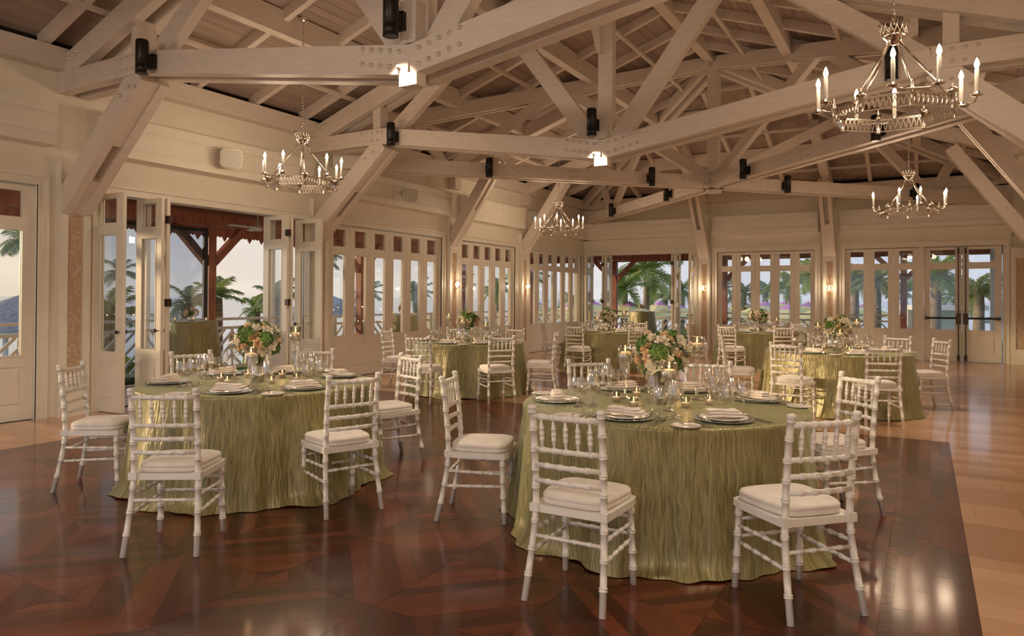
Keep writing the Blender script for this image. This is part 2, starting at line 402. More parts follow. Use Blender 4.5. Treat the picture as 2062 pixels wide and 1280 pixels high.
def lbox(b, x0, x1, y0, y1, z0, z1): return b.box((x0, y0, z0), (x1, y1, z1))
def casing(wall, a, e):
    """moulded door casing round an opening; wall 'L' runs along Y at X=0, 'B' along X at Y=YB"""
    b = MB()
    def bx(d0, d1, s0, s1, z0, z1):
        if wall == 'L': b.box((d0, s0, z0), (d1, s1, z1))
        else: b.box((s0, YB-d1, z0), (s1, YB-d0, z1))
    for s0, s1 in ((a, a+CW), (e-CW, e)):
        bx(-.2, .022, s0, s1, 0, HT-CW)
    bx(-.2, .022, a, e, HT-CW, HT)
    for s0, s1 in ((a-.008, a+.022), (e-.022, e+.008)): bx(0, .042, s0, s1, 0, HT-.01)
    bx(0, .045, a-.010, e+.010, HT-.022, HT+.012)
    for s0, s1 in ((a+CW-.02, a+CW), (e-CW, e-CW+.02)): bx(0, .034, s0, s1, 0, HT-CW)
    bx(0, .036, a+CW-.021, e-CW+.021, HT-CW-.001, HT-CW+.02)
    trim([('casing', b, 'trim_paint')], 'moulded cream casing round a doorway')
for a, e in LSEC: casing('L', a, e)
casing('B', BSEC[0][0], BSEC[0][1]); casing('B', *BSEC[1]); casing('B', 7.11, 10.64)
def pilaster(wall, a, e, panel=True):
    b = MB(); p = MB()
    def bx(mb, d0, d1, s0, s1, z0, z1):
        if wall == 'L': mb.box((d0, s0, z0), (d1, s1, z1))
        else: mb.box((s0, YB-d1, z0), (s1, YB-d0, z1))
    w = .10; m0, m1 = a+(e-a)*.22, e-(e-a)*.22
    bx(b, 0, w-.022, a, e, 0, 2.66); bx(b, 0, w, a, m0, 0, 2.66); bx(b, 0, w, m1, e, 0, 2.66)
    bx(b, 0, w, m0, m1, 0, .34); bx(b, 0, w, m0, m1, 2.43, 2.66); bx(b, 0, w-.012, a-.02, a, 0, 3.1); bx(b, 0, w-.012, e, e+.02, 0, 3.1)
    bx(p, w-.020, w-.016, m0+.012, m1-.012, .352, 2.418)
    trim([('pilaster', b, 'trim_paint'), ('wallpaper_panel', p, 'wallpaper')], 'cream pilaster with a leaf-patterned wallpaper panel')
LP = [(4.62, 4.95), (8.66, 8.99), (12.62, 12.95), (15.80, 16.13)]
BP = [(3.54, 3.83), (6.73, 7.02), (10.68, 11.02)]
for a, e in LP: pilaster('L', a, e)
for a, e in BP: pilaster('B', a, e)
def cornice(wall, a, e):
    b = MB()
    def bx(d0, d1, s0, s1, z0, z1):
        if wall == 'L': b.box((d0, s0, z0), (d1, s1, z1))
        else: b.box((s0, YB-d1, z0), (s1, YB-d0, z1))
    bx(0, .24, a+.002, e-.002, 3.20, 3.66); bx(0, .252, a, e, 3.19, 3.285); bx(0, .262, a+.001, e-.001, 3.284, 3.30); bx(0, .256, a+.001, e-.001, 3.315, 3.33)
    bx(0, .252, a, e, 3.57, 3.685); bx(0, .262, a+.001, e-.001, 3.555, 3.571); bx(0, .256, a+.001, e-.001, 3.525, 3.54); bx(0, .225, a+.02, e-.02, 3.684, 3.70)
    trim([('cornice', b, 'trim_paint')], 'deep moulded cream cornice box')
for a, e in [(YF, 4.48), (5.08, 8.50), (9.10, 12.48), (13.06, 15.68), (16.24, 19.80)]: cornice('L', a, e)
for a, e in [(0, 3.44), (3.92, 6.62), (7.12, 10.60)]: cornice('B', a, e)
b = MB(); b.box((0, YF, 4.11), (.19, YB, 4.36)); trim([('eave_beam', b, 'timber_paint')], 'painted eave beam over the sea-side doors')
b = MB(); b.box((0, YB-.19, 4.11), (XR, YB, 4.36)); trim([('eave_beam', b, 'timber_paint')], 'painted eave beam over the far wall')
b = MB(); b.box((10.43, YF, 4.11), (10.62, YB, 4.36)).box((10.5, YF, 4.36), (XR+.2, YB, 4.5)); trim([('eave_beam', b, 'timber_paint')], 'painted eave beam over the side wall')
# ---------------- doors and glazing
ndoor = [0]
def leaf_parts(w, h=2.715, knob=True, hinge=True, bar=False):
    """door leaf in local coords: x 0..w along the leaf, y thickness, z up"""
    T = .045; s = min(.115, w*.2); fr = MB(); g1 = MB(); g2 = MB(); pn = MB(); bd = MB()
    zs = [(0, .17), (.62, .74), (2.21, 2.335), (2.665, h)]
    fr.box((0, 0, .008), (s, T, h)).box((w-s, 0, .008), (w, T, h))
    for a, e in zs: fr.box((s, 0, max(a, .008)), (w-s, T, e))
    for a, e in ((.74, 2.21), (2.335, 2.665)):
        for y0, y1 in ((-.004, .012), (T-.012, T+.004)):
            fr.box((s, y0, a), (s+.014, y1, e)).box((w-s-.014, y0, a), (w-s, y1, e)).box((s, y0, a), (w-s, y1, a+.014)).box((s, y0, e-.014), (w-s, y1, e))
    fr.box((s, .008, .17), (w-s, T-.008, .62))
    for y0, y1 in ((-.001, .012), (T-.012, T+.001)): pn.box((s+.035, y0, .205), (w-s-.035, y1, .585))
    g1.box((s+.002, T/2-.003, .742), (w-s-.002, T/2+.003, 2.208)); g2.box((s+.002, T/2-.003, 2.337), (w-s-.002, T/2+.003, 2.663))
    return fr, pn, g1, g2
LEAFM = {}
def leaf(w, loc, ang, label, knob=None, hinges=None, h=2.715):
    k = (round(w, 3), h)
    if k not in LEAFM:
        LEAFM[k] = [x.mesh(n) for x, n in zip(leaf_parts(w, h), ('leaf_frame', 'raised_panel', 'glass_pane', 'glass_pane'))]
        for me, m in zip(LEAFM[k], ('trim_paint', 'trim_paint', 'pane_glass', 'pane_glass')): me.materials.append(MATS[m])
    ndoor[0] += 1
    o = empty('door_%d' % ndoor[0], loc, ang, kind='structure', label=label, cat='door')
    for me, n in zip(LEAFM[k], ('leaf_frame', 'raised_panel', 'glass_pane', 'glass_pane')): ob(n, me, None, o)
    if knob is not None:
        for sy in (-1, 1):
            kb = MB(); m = Matrix.Translation((knob, .0225, 1.0)) @ Matrix.Rotation(-sy*pi/2, 4, 'X')
            kb.lathe([(.008, .02), (.008, .045), (.022, .05), (.026, .06), (.02, .072), (0, .075)], 10, m); ob('knob', kb, 'bronze', o)
    if hinges is not None:
        for z in (.30, 1.36, 2.44):
            ob('hinge', MB().box((hinges-.034, -.006, z-.05), (hinges+.034, .051, z+.05)), 'bronze', o)
    return o
for si, (a, e) in enumerate(LSEC):
    if si == 1: continue
    n = (4, 0, 6, 5, 6)[si]; w = (e-a-2*CW)/n
    lab = ('cream glazed door leaf with wide panes beside the open doorway', '', 'cream folding door leaf in the closed row of six', 'cream folding door leaf in the closed row of five', 'cream folding door leaf in the closed row near the far corner')[si]
    for k in range(n): leaf(w-.004, (-.05, a+CW+k*w+.002, .0), pi/2, lab)
# open doorway in the sea wall: leaves folded square to the wall
leaf(.55, (-.07, 5.10, 0), .06, 'cream folding door leaf swung open against the sea-side jamb', knob=.50, hinges=.0)
leaf(.50, (-.06, 5.64, 0), .05, 'folded open cream door leaf beside the outdoor cocktail table', knob=.44)
leaf(.50, (-.06, 5.72, 0), .05, 'outer cream leaf of the folded pair beside the outdoor cocktail table', hinges=.5)
leaf(.53, (-.14, 7.80, 0), .0, 'blue-lit folded cream door leaf under the ceiling fan', hinges=.53)
leaf(.53, (-.14, 7.885, 0), .0, 'outer cream leaf of the folded pair under the ceiling fan', knob=.06)
leaf(.55, (-.06, 8.38, 0), .08, 'cream folding door leaf reflecting a sconce, open beside the six-leaf row', knob=.05)
# open doorway in the far wall
leaf(.55, (.25, YB+.06, 0), -pi/2, 'cream folding door leaf open in the far corner', hinges=.0)
leaf(.50, (.78, YB+.05, 0), -pi/2, 'folded cream door leaf beside the far veranda post', hinges=.5)
leaf(.50, (.86, YB+.05, 0), -pi/2, 'outer cream leaf of the folded pair beside the far veranda post')
leaf(.50, (2.86, YB+.05, 0), -pi/2, 'folded cream door leaf beside the far cocktail table', hinges=.5)
leaf(.50, (2.94, YB+.05, 0), -pi/2, 'outer cream leaf of the folded pair beside the far cocktail table')
leaf(.55, (3.36, YB+.06, 0), -pi/2, 'cream folding door leaf open below the sconce', knob=.5, hinges=0)
w = (BSEC[1][1]-BSEC[1][0]-2*CW)/5
for k in range(5): leaf(w-.004, (BSEC[1][0]+CW+k*w+.002, YB+.05, 0), 0, 'cream folding door leaf between the two sconces')
w = (8.85-7.11-CW)/3
for k in range(3): leaf(w-.004, (7.11+CW+k*w+.002, YB+.05, 0), 0, 'cream glazed door leaf beside the exit double doors')
b = MB(); b.box((8.84, YB-.03, 0), (8.95, YB+.15, HT-CW)); trim([('mullion', b, 'trim_paint')], 'cream post beside the exit double doors')
xd = [8.955, 9.735]
for i, x in enumerate(xd):
    o = leaf(.765, (x, YB+.05, 0), 0, ('exit door leaf with a black panic bar and a view of palm fronds', 'exit door leaf with a black panic bar and a view of a palm trunk')[i])
    pb = MB(); z = 1.03; hx = .70 if i == 0 else .065
    pb.box((.03, -.075, z-.025), (.735, -.045, z+.025)); ob('panic_bar', pb, 'black_metal', o)
    ob('latch_case', MB().box((hx-.045, -.08, z-.14), (hx+.045, -.002, z+.11)), 'bronze', o)
    vb = MB(); vb.box((hx-.012, -.04, .08), (hx+.012, -.016, 2.68)); vb.box((hx-.03, -.05, .02), (hx+.03, -.004, .16)); vb.box((hx-.025, -.05, 2.55), (hx+.025, -.004, 2.70)); ob('latch_rod', vb, 'bronze', o)
    ob('bar_end', MB().box(((.02 if i == 0 else .70), -.085, z-.03), ((.06 if i == 0 else .745), -.002, z+.03)), 'black_metal', o)
# ---------------- roof: boards, rafters, purlins
XM = 5.31; SL = .355; ZD = 4.47
zd = lambda x: ZD+SL*x
ceil = empty('ceiling', (0, 0, 0), kind='structure', label='vaulted ceiling of painted boards on rafters and purlins', cat='ceiling')
YH = YB-XM                                           # ridge ends here, hips fall to the corners
bw = XM/40
def slope_pt(side, x, y, h):                         # side 0 left slope, 1 right slope; h height above the deck underside
    return (x if side == 0 else 2*XM-x, y, zd(x)+h)
for side in (0, 1):
    for k in range(40):
        xa, xb_ = k*bw+.003, (k+1)*bw-.003
        ya, yb2 = YB-xa, YB-xb_
        P = [slope_pt(side, xa, YF, 0), slope_pt(side, xb_, YF, 0), slope_pt(side, xb_, yb2, 0), slope_pt(side, xa, ya, 0)]
        Q = [(p[0], p[1], p[2]+.02) for p in P]; b = MB().add(P+Q, [(0, 1, 2, 3), (7, 6, 5, 4), (0, 4, 5, 1), (1, 5, 6, 2), (2, 6, 7, 3), (3, 7, 4, 0)])
        ob('plank', b, 'board_paint', ceil)
for k in range(40):
    da, db = k*bw+.003, (k+1)*bw-.003
    P = [(da, YB-da, zd(da)), (2*XM-da, YB-da, zd(da)), (2*XM-db, YB-db, zd(db)), (db, YB-db, zd(db))]
    Q = [(p[0], p[1], p[2]+.02) for p in P]; b = MB().add(P+Q, [(3, 2, 1, 0), (4, 5, 6, 7), (0, 1, 5, 4), (1, 2, 6, 5), (2, 3, 7, 6), (3, 0, 4, 7)])
    ob('plank', b, 'board_paint', ceil)
bk = MB(); h = .024; e = .0
bk.add([(-.3, YF, zd(-.3)+h), (XM, YF, zd(XM)+h), (XM, YH, zd(XM)+h), (-.3, YB+.3, zd(-.3)+h), (2*XM+.3, YF, zd(-.3)+h), (2*XM+.3, YB+.3, zd(-.3)+h)], [(0, 1, 2, 3), (1, 4, 5, 2), (3, 2, 5)])
ob('roof_deck', bk, 'seam_dark', ceil)
ob('roof_cover', MB().add([(-3.6, YF, zd(-.3)-.9), (XM, YF, zd(XM)+.25), (XM, YH, zd(XM)+.25), (-3.6, YB+3.4, zd(-.3)-.9), (2*XM+3.6, YF, zd(-.3)-.9), (2*XM+3.6, YB+3.4, zd(-.3)-.9)], [(0, 1, 2, 3), (1, 4, 5, 2), (3, 2, 5)]), 'shingle', ceil)
ob('closing_board', MB().add([(10.5, YF, 4.4), (XR+.3, YF, 4.4), (XR+.3, YB+.2, 4.4), (10.5, YB+.2, 4.4)], [(0, 1, 2, 3)]), 'board_paint', ceil)
rh, rw = .15, .085
yy = -2.6
while yy < YB-.3:
    for side in (0, 1):
        top = min(XM, YB-yy)
        if top < .6: continue
        b = MB(); P = []
        for x in (.02, top-.04):
            for dy in (-rw/2, rw/2):
                for hh in (-rh, -.001): P.append(slope_pt(side, x, yy+dy, hh))
        b.add(P, [(0, 2, 3, 1), (4, 5, 7, 6), (0, 1, 5, 4), (2, 6, 7, 3), (0, 4, 6, 2), (1, 3, 7, 5)]); ob('rafter', b, 'timber_paint', ceil)
    yy += 1.0
x = .8
while x < 2*XM-.5:
    top = min(x, 2*XM-x)
    b = MB(); P = []
    for d in (.02, top-.04):
        for dx in (-rw/2, rw/2):
            for hh in (-rh, -.001): P.append((x+dx, YB-d, zd(d)+hh))
    b.add(P, [(0, 2, 3, 1), (4, 5, 7, 6), (0, 1, 5, 4), (2, 6, 7, 3), (0, 4, 6, 2), (1, 3, 7, 5)]); ob('rafter', b, 'timber_paint', ceil)
    x += 1.0
for x in (1.80, 3.60):                               # purlins on all slopes, small battens between
    for side in (0, 1):
        X = x if side == 0 else 2*XM-x
        ob('purlin', MB().box((X-.075, YF, zd(x)-.31), (X+.075, YB-x, zd(x)-.002)), 'timber_paint', ceil)
    ob('purlin', MB().box((x, YB-x-.075, zd(x)-.31), (2*XM-x, YB-x+.075, zd(x)-.002)), 'timber_paint', ceil)
for x in (.95, 2.75, 4.5):
    for side in (0, 1):
        X = x if side == 0 else 2*XM-x
        ob('batten', MB().box((X-.03, YF, zd(x)-.19), (X+.03, YB-x, zd(x)-.14)), 'timber_paint', ceil)
    ob('batten', MB().box((x, YB-x-.03, zd(x)-.19), (2*XM-x, YB-x+.03, zd(x)-.14)), 'timber_paint', ceil)
ob('ridge_beam', MB().box((XM-.09, YF, 6.10), (XM+.09, YH, 6.34)), 'timber_paint', ceil)
# ---------------- trusses
boltm = MB().lathe([(.022, 0), (.022, .004), (.013, .006), (.013, .03), (.006, .034), (0, .034)], 8).mesh('bolt'); boltm.materials.append(MATS['bolt_metal'])
def bolts(root, pts, nrm):
    q = Vector(nrm).to_track_quat('Z', 'Y')
    for p in pts:
        o = bpy.data.objects.new('bolt', boltm); C.objects.link(o); o.parent = root; o.location = Vector(p)-Vector(root.location); o.rotation_mode = 'QUATERNION'; o.rotation_quaternion = q
def main_truss(Y, label):
    root = empty('roof_truss', (XM, Y, 3.28), label=label, cat='roof truss', group='timber trusses under the vault')
    w, g = .125, .125                                # twin timbers either side of a gap
    def twin(name, a, b, h, dw=0, up=(0, 0, 1)):
        for s in (-1, 1): part(name, MB().beam((a[0], Y+s*g, a[1]), (b[0], Y+s*g, b[1]), w-dw, h, up), 'timber_paint', root)
    XL, XRr, K = 0.0, 2*XM, 1.6
    twin('bottom_chord', (XL, 3.975), (K, 3.975), .24); twin('bottom_chord', (XRr, 3.975), (XRr-K, 3.975), .24)
    twin('bottom_chord', (K-.0, 3.975), (XM, 3.395), .245, .002); twin('bottom_chord', (XRr-K, 3.975), (XM, 3.395), .245, .003)
    tz = lambda x: 4.09+.352*x
    twin('top_chord', (0.002, tz(0)), (XM, tz(XM)), .28, .007); twin('top_chord', (XRr-.002, tz(0)), (XM, tz(XM)), .28, .006)
    part('king_post', MB().box((XM-.10, Y-.062, 3.34), (XM+.10, Y+.062, 5.95)), 'timber_paint', root)
    part('king_block', MB().box((XM-.09, Y-.20, 3.18), (XM+.09, Y-.08, 3.285)), 'timber_paint', root)
    part('king_plate', MB().box((XM-.085, Y-.20, 3.53), (XM+.075, Y-.062, 3.88)), 'timber_paint', root)
    part('wedge', MB().add([(XM-.21, Y-.16, 5.25), (XM-.05, Y-.16, 5.25), (XM-.03, Y-.16, 4.68), (XM-.085, Y-.16, 4.68), (XM-.21, Y-.06, 5.25), (XM-.05, Y-.06, 5.25), (XM-.03, Y-.06, 4.68), (XM-.085, Y-.06, 4.68)], [(0, 3, 2, 1), (4, 5, 6, 7), (0, 4, 7, 3), (1, 2, 6, 5), (3, 7, 6, 2), (0, 1, 5, 4)]), 'timber_paint', root)
    for s in (1, -1):
        q = lambda x: XM+s*(x-XM)
        part('web', MB().beam((q(XM-.12), Y, 3.48), (q(3.75), Y, tz(3.75)), .122, .23), 'timber_paint', root)
        part('web', MB().beam((q(K+.1), Y, 4.05), (q(3.2), Y, tz(3.2)), .122, .22), 'timber_paint', root)
        part('post', MB().box((q(1.42)-.075, Y-.10, 4.08), (q(1.42)+.075, Y+.10, tz(1.42)-.1)), 'timber_paint', root)
        f0 = .12 if s == 1 else .12; 
        for yy in (-1, 1): part('knee_brace', MB().beam((q(.03), Y+yy*.115, 2.52), (q(1.56), Y+yy*.115, 3.88), .105, .27), 'timber_paint', root)
        part('brace_packer', MB().beam((q(.85), Y, 3.249), (q(1.56), Y, 3.88), .125, .24), 'timber_paint', root)
        part('brace_packer', MB().beam((q(.03), Y, 2.52), (q(.42), Y, 2.867), .125, .24), 'timber_paint', root)
        yf = Y-g-w/2
        bolts(root, [(q(K-.08-.11*k), yf, 3.975+dz) for k in range(4) for dz in (-.06, .07)], (0, -1, 0))
        bolts(root, [(q(XM-.10-.10*k), yf, 3.395+.016*(k+1)+dz+.006*k) for k in range(5) for dz in (-.065, .065)], (0, -1, 0))
        bolts(root, [(q(.28+.07*k), yf, 3.93+.03*k+dz) for k in range(3) for dz in (-.05, .3)], (0, -1, 0))
        bolts(root, [(q(1.25), yf+.01, 3.66), (q(1.42), yf+.01, 3.74), (q(1.52), yf+.01, 3.72), (q(2.1), yf, tz(2.1)), (q(2.35), yf, tz(2.35)-.05)], (0, -1, 0))
    return root
main_truss(4.78, 'timber truss over the middle of the dance floor')
main_truss(8.78, 'timber truss over the edge between dance floor and pale planks')
main_truss(.78, 'timber truss over the near end of the dance floor')
CP = Vector((XM, 8.83+XM, 0)); CPY = 14.32
ht = empty('hip_truss', (XM, CPY, 3.64), label='crossed timber hip trusses meeting on one king post', cat='roof truss')
part('king_post', MB().box((XM-.11, CPY-.11, 3.66), (XM+.11, CPY+.11, 6.2)), 'timber_paint', ht)
part('king_block', MB().lathe([(.16, 3.57), (.16, 3.64)], 8, Matrix.Translation((XM, CPY, 0))), 'timber_paint', ht)
lamps = []
for cx, cy, jn in ((0.05, 8.98, 'FL'), (10.57, 8.98, 'FR'), (.05, YB-.05, 'BL'), (10.57, YB-.05, 'BR')):
    A = Vector((cx, cy, 0)); B = Vector((XM, CPY, 0)); d = (B-A).normalized(); n = Vector((-d.y, d.x, 0)); L = (B-A).length
    P = lambda x, z: A+d*x+Vector((0, 0, z))
    for s in (-1, 1):
        o = n*(s*.115)
        part('bottom_chord', MB().beam(P(.1, 3.765)+o, P(L, 3.765)+o, .115, .235), 'timber_paint', ht)
        part('top_chord', MB().beam(P(.05, 4.24)+o, P(L, 6.17)+o, .110, .235), 'timber_paint', ht)
    zt = lambda x: 4.24+(6.17-4.24)*x/L
    part('web', MB().beam(P(L-.1, 3.85), P(L*.58, zt(L*.58)), .11, .20), 'timber_paint', ht)
    part('web', MB().beam(P(L*.30, 3.85), P(L*.55, zt(L*.55)), .11, .20), 'timber_paint', ht)
    part('web', MB().beam(P(L*.27, 3.85), P(L*.20, zt(L*.20)), .11, .18), 'timber_paint', ht)
    sgn = 1 if (CAMP-A).dot(n) > 0 else -1; nf = n*sgn
    bolts(ht, [P(L-.12-.09*k, 3.71+dz)+nf*.172 for k in range(3) for dz in (0, .05, .1)], nf)
    bolts(ht, [P(L*.62+.1*k, 3.71+dz)+nf*.172 for k in range(-3, 4) if k for dz in (0, .11)], nf)
    bolts(ht, [P(L*.5, 3.8)+nf*.172, P(L*.45, 3.72)+nf*.172, P(L*.42, 3.72)+nf*.172, P(L*.85, 3.72)+nf*.172, P(L*.9, 3.8)+nf*.172], nf)
    for k in (.375, .80):
        lamps.append((P(L*k, 3.60)+nf*.29, nf))
# jack trusses: sloping chord and twin knee brace at the remaining pilasters
def jack(base, d, label, foot=0):
    d = Vector(d); n = Vector((-d.y, d.x, 0)); r = empty('jack_truss', (base[0], base[1], 2.7), label=label, cat='roof truss', group='short trusses along the walls')
    Bv = Vector((base[0], base[1], 0)); P = lambda x, z: Bv+d*x+Vector((0, 0, z))
    part('top_chord', MB().beam(P(0, 4.20), P(3.1, 4.20+.345*3.1), .20, .25), 'timber_paint', r)
    part('heel_block', MB().beam(P(0, 3.95), P(.18, 3.95), .22, .3), 'timber_paint', r)
    for s in (-1, 1): part('knee_brace', MB().beam(P(foot+.02, 2.62+foot*1.25)+n*(s*.10), P(1.22, 4.36)+n*(s*.10), .09, .22), 'timber_paint', r)
    part('brace_packer', MB().beam(P(.02, 2.62), P(.55, 3.37), .11, .19), 'timber_paint', r)
jack((0, 12.78), (1, 0, 0), 'short truss braced from the sea-side pilaster between the door rows')
jack((0, 15.96), (1, 0, 0), 'short truss with twin brace above the sea-side pilaster bearing a sconce')
jack((3.68, YB), (0, -1, 0), 'short truss with twin brace above the sconce beside the open far doorway')
jack((6.87, YB), (0, -1, 0), 'short truss with twin brace above the sconce beside the closed far doors')
jack((10.62, 12.78), (-1, 0, 0), 'short truss with long brace on the side wall nearer the dance floor')
jack((10.62, 15.96), (-1, 0, 0), 'short truss with long brace on the side wall near the exit doors')
# ---------------- black spot lamps on the trusses
SPM = None
def spot(P, n, label):
    P = Vector(P); n = Vector(n).normalized(); o = empty('spot_lamp', (P.x, P.y, P.z), atan2(n.y, n.x)+pi, label=label, cat='spot lamp', group='black cylinder spot lamps on the trusses')
    ob('lamp_body', MB().lathe([(.060, 0), (.064, 0), (.064, .092), (.060, .095), (.060, .10), (.064, .103), (.064, .335), (.058, .35), (0, .35)], 20).lathe([(.054, .02), (.054, 0), (.060, 0)], 20, cap=False), 'black_metal', o)
    ob('lamp_lens', MB().lathe([(0, .012), (.055, .012), (.055, .016)], 20), 'lens_glow', o)
    ob('bracket', MB().box((.05, -.045, .09), (.13, .045, .20)).box((.085, -.05, .08), (.135, .05, .23)), 'black_metal', o)
    l = bpy.data.lights.new('spot_light', 'SPOT'); l.energy = 200; l.color = (1, .80, .58); l.spot_size = radians(84); l.spot_blend = .75; l.shadow_soft_size = .04
    lo = bpy.data.objects.new('spot_light', l); C.objects.link(lo); lo.parent = o; lo.location = (0, 0, -.01)
for Y, nm in ((.78, 'near end truss, added unseen fill'), (4.78, 'open sea doorway truss'), (8.78, 'truss over the dance floor edge')):  # the near-end trio is out of view, added as warm light from the front
    for x, where in ((1.90, 'at the sea-side knee'), (5.24, 'at the king post'), (8.66, 'at the inland knee')):
        spot((x, Y-.325 if x != 5.24 else Y-.335, 3.765 if x != 5.24 else 3.55), (0, -1, 0), 'black cylinder spot lamp %s of the %s' % (where, nm))
for i, (P, n) in enumerate(lamps):
    spot((P.x, P.y, P.z), n, 'black cylinder spot lamp on a hip truss arm, %s' % ('near the corner' if i % 2 == 0 else 'near the central king post'))
# ---------------- wall speakers
for y in (6.80, 10.84):
    o = empty('wall_speaker', (.262, y, 3.42), -.5, label='white box speaker on the cornice above the %s' % ('open sea doorway' if y < 8 else 'closed six-leaf door row'), cat='speaker')
    b = MB(); pr = [(-.15, .10), (-.11, .145), (.11, .145), (.15, .10), (.15, -.06), (.11, -.11), (-.11, -.11), (-.15, -.06)]
    vs = [(.30, a, z+.02) for a, z in pr]+[(.10, a*.62, z*.75+.03) for a, z in pr]; n = 8
    tilt = Matrix.Rotation(.25, 4, 'Y'); vs = [tilt @ Vector(v) for v in vs]
    b.add(vs, [list(range(8)), list(range(8, 16))[::-1]]+[(i, n+i, n+(i+1) % n, (i+1) % n) for i in range(n)]); ob('cabinet', b, 'speaker_white', o)
    g = MB(); vs = [tilt @ Vector((.303, a*.92, z*.92+.02)) for a, z in pr]+[tilt @ Vector((.308, a*.86, z*.86+.02)) for a, z in pr]
    g.add(vs, [list(range(8, 16))]+[(i, (i+1) % n, n+(i+1) % n, n+i) for i in range(n)]); ob('grille', g, 'speaker_grille', o)
    ob('bracket', MB().box((-.005, -.06, -.03), (.02, .06, .09)).beam((0, 0, .03), (.14, 0, .03), .045, .045), 'speaker_white', o)
# ---------------- sconces
def sconce(loc, ang, label):
    o = empty('wall_sconce', loc, ang, label=label, cat='sconce', group='brass candle sconces')
    ob('stem', MB().tube([(0, 0, -.25), (0, 0, .25)], .007, 8).lathe([(0, -.01), (.035, 0), (.028, .012), (0, .014)], 12, Matrix.Rotation(pi/2, 4, 'X') @ Matrix.Scale(1, 4)).lathe([(0, .24), (.014, .255), (.004, .28), (0, .30)], 8).lathe([(0, -.32), (.008, -.28), (.014, -.25), (0, -.24)], 8), 'nickel', o)
    ob('ring', MB().tube([(.075*cos(q), -.05, .075*sin(q)) for q in [i*pi/10 for i in range(21)]], .005, 6), 'nickel', o)
    ob('arm', MB().tube([(0, 0, -.10), (0, -.04, -.11), (0, -.07, -.08), (0, -.07, -.05)], .006, 6), 'nickel', o)
    ob('bulb', MB().lathe([(0, -.05), (.016, -.045), (.022, -.01), (.018, .03), (.006, .06), (0, .065)], 10, Matrix.Translation((0, -.07, 0))), 'filament', o)
    ob('shade', MB().lathe([(.038, -.09), (.048, -.05), (.048, .10)], 14, Matrix.Translation((0, -.07, 0)), cap=False), 'crystal', o)
    point('sconce_light', (0, -.14, .0), 9, WARM, .04, o)
sconce((3.685, YB-.11, 1.74), 0, 'brass candle sconce on the pilaster beside the open far doorway')
sconce((6.875, YB-.11, 1.74), 0, 'brass candle sconce on the pilaster beside the closed far doors')
sconce((.11, 15.965, 1.74), pi/2, 'brass candle sconce on the sea-side pilaster near the far corner')
sconce((.11, 12.785, 1.74), pi/2, 'brass candle sconce on the sea-side pilaster between door rows')
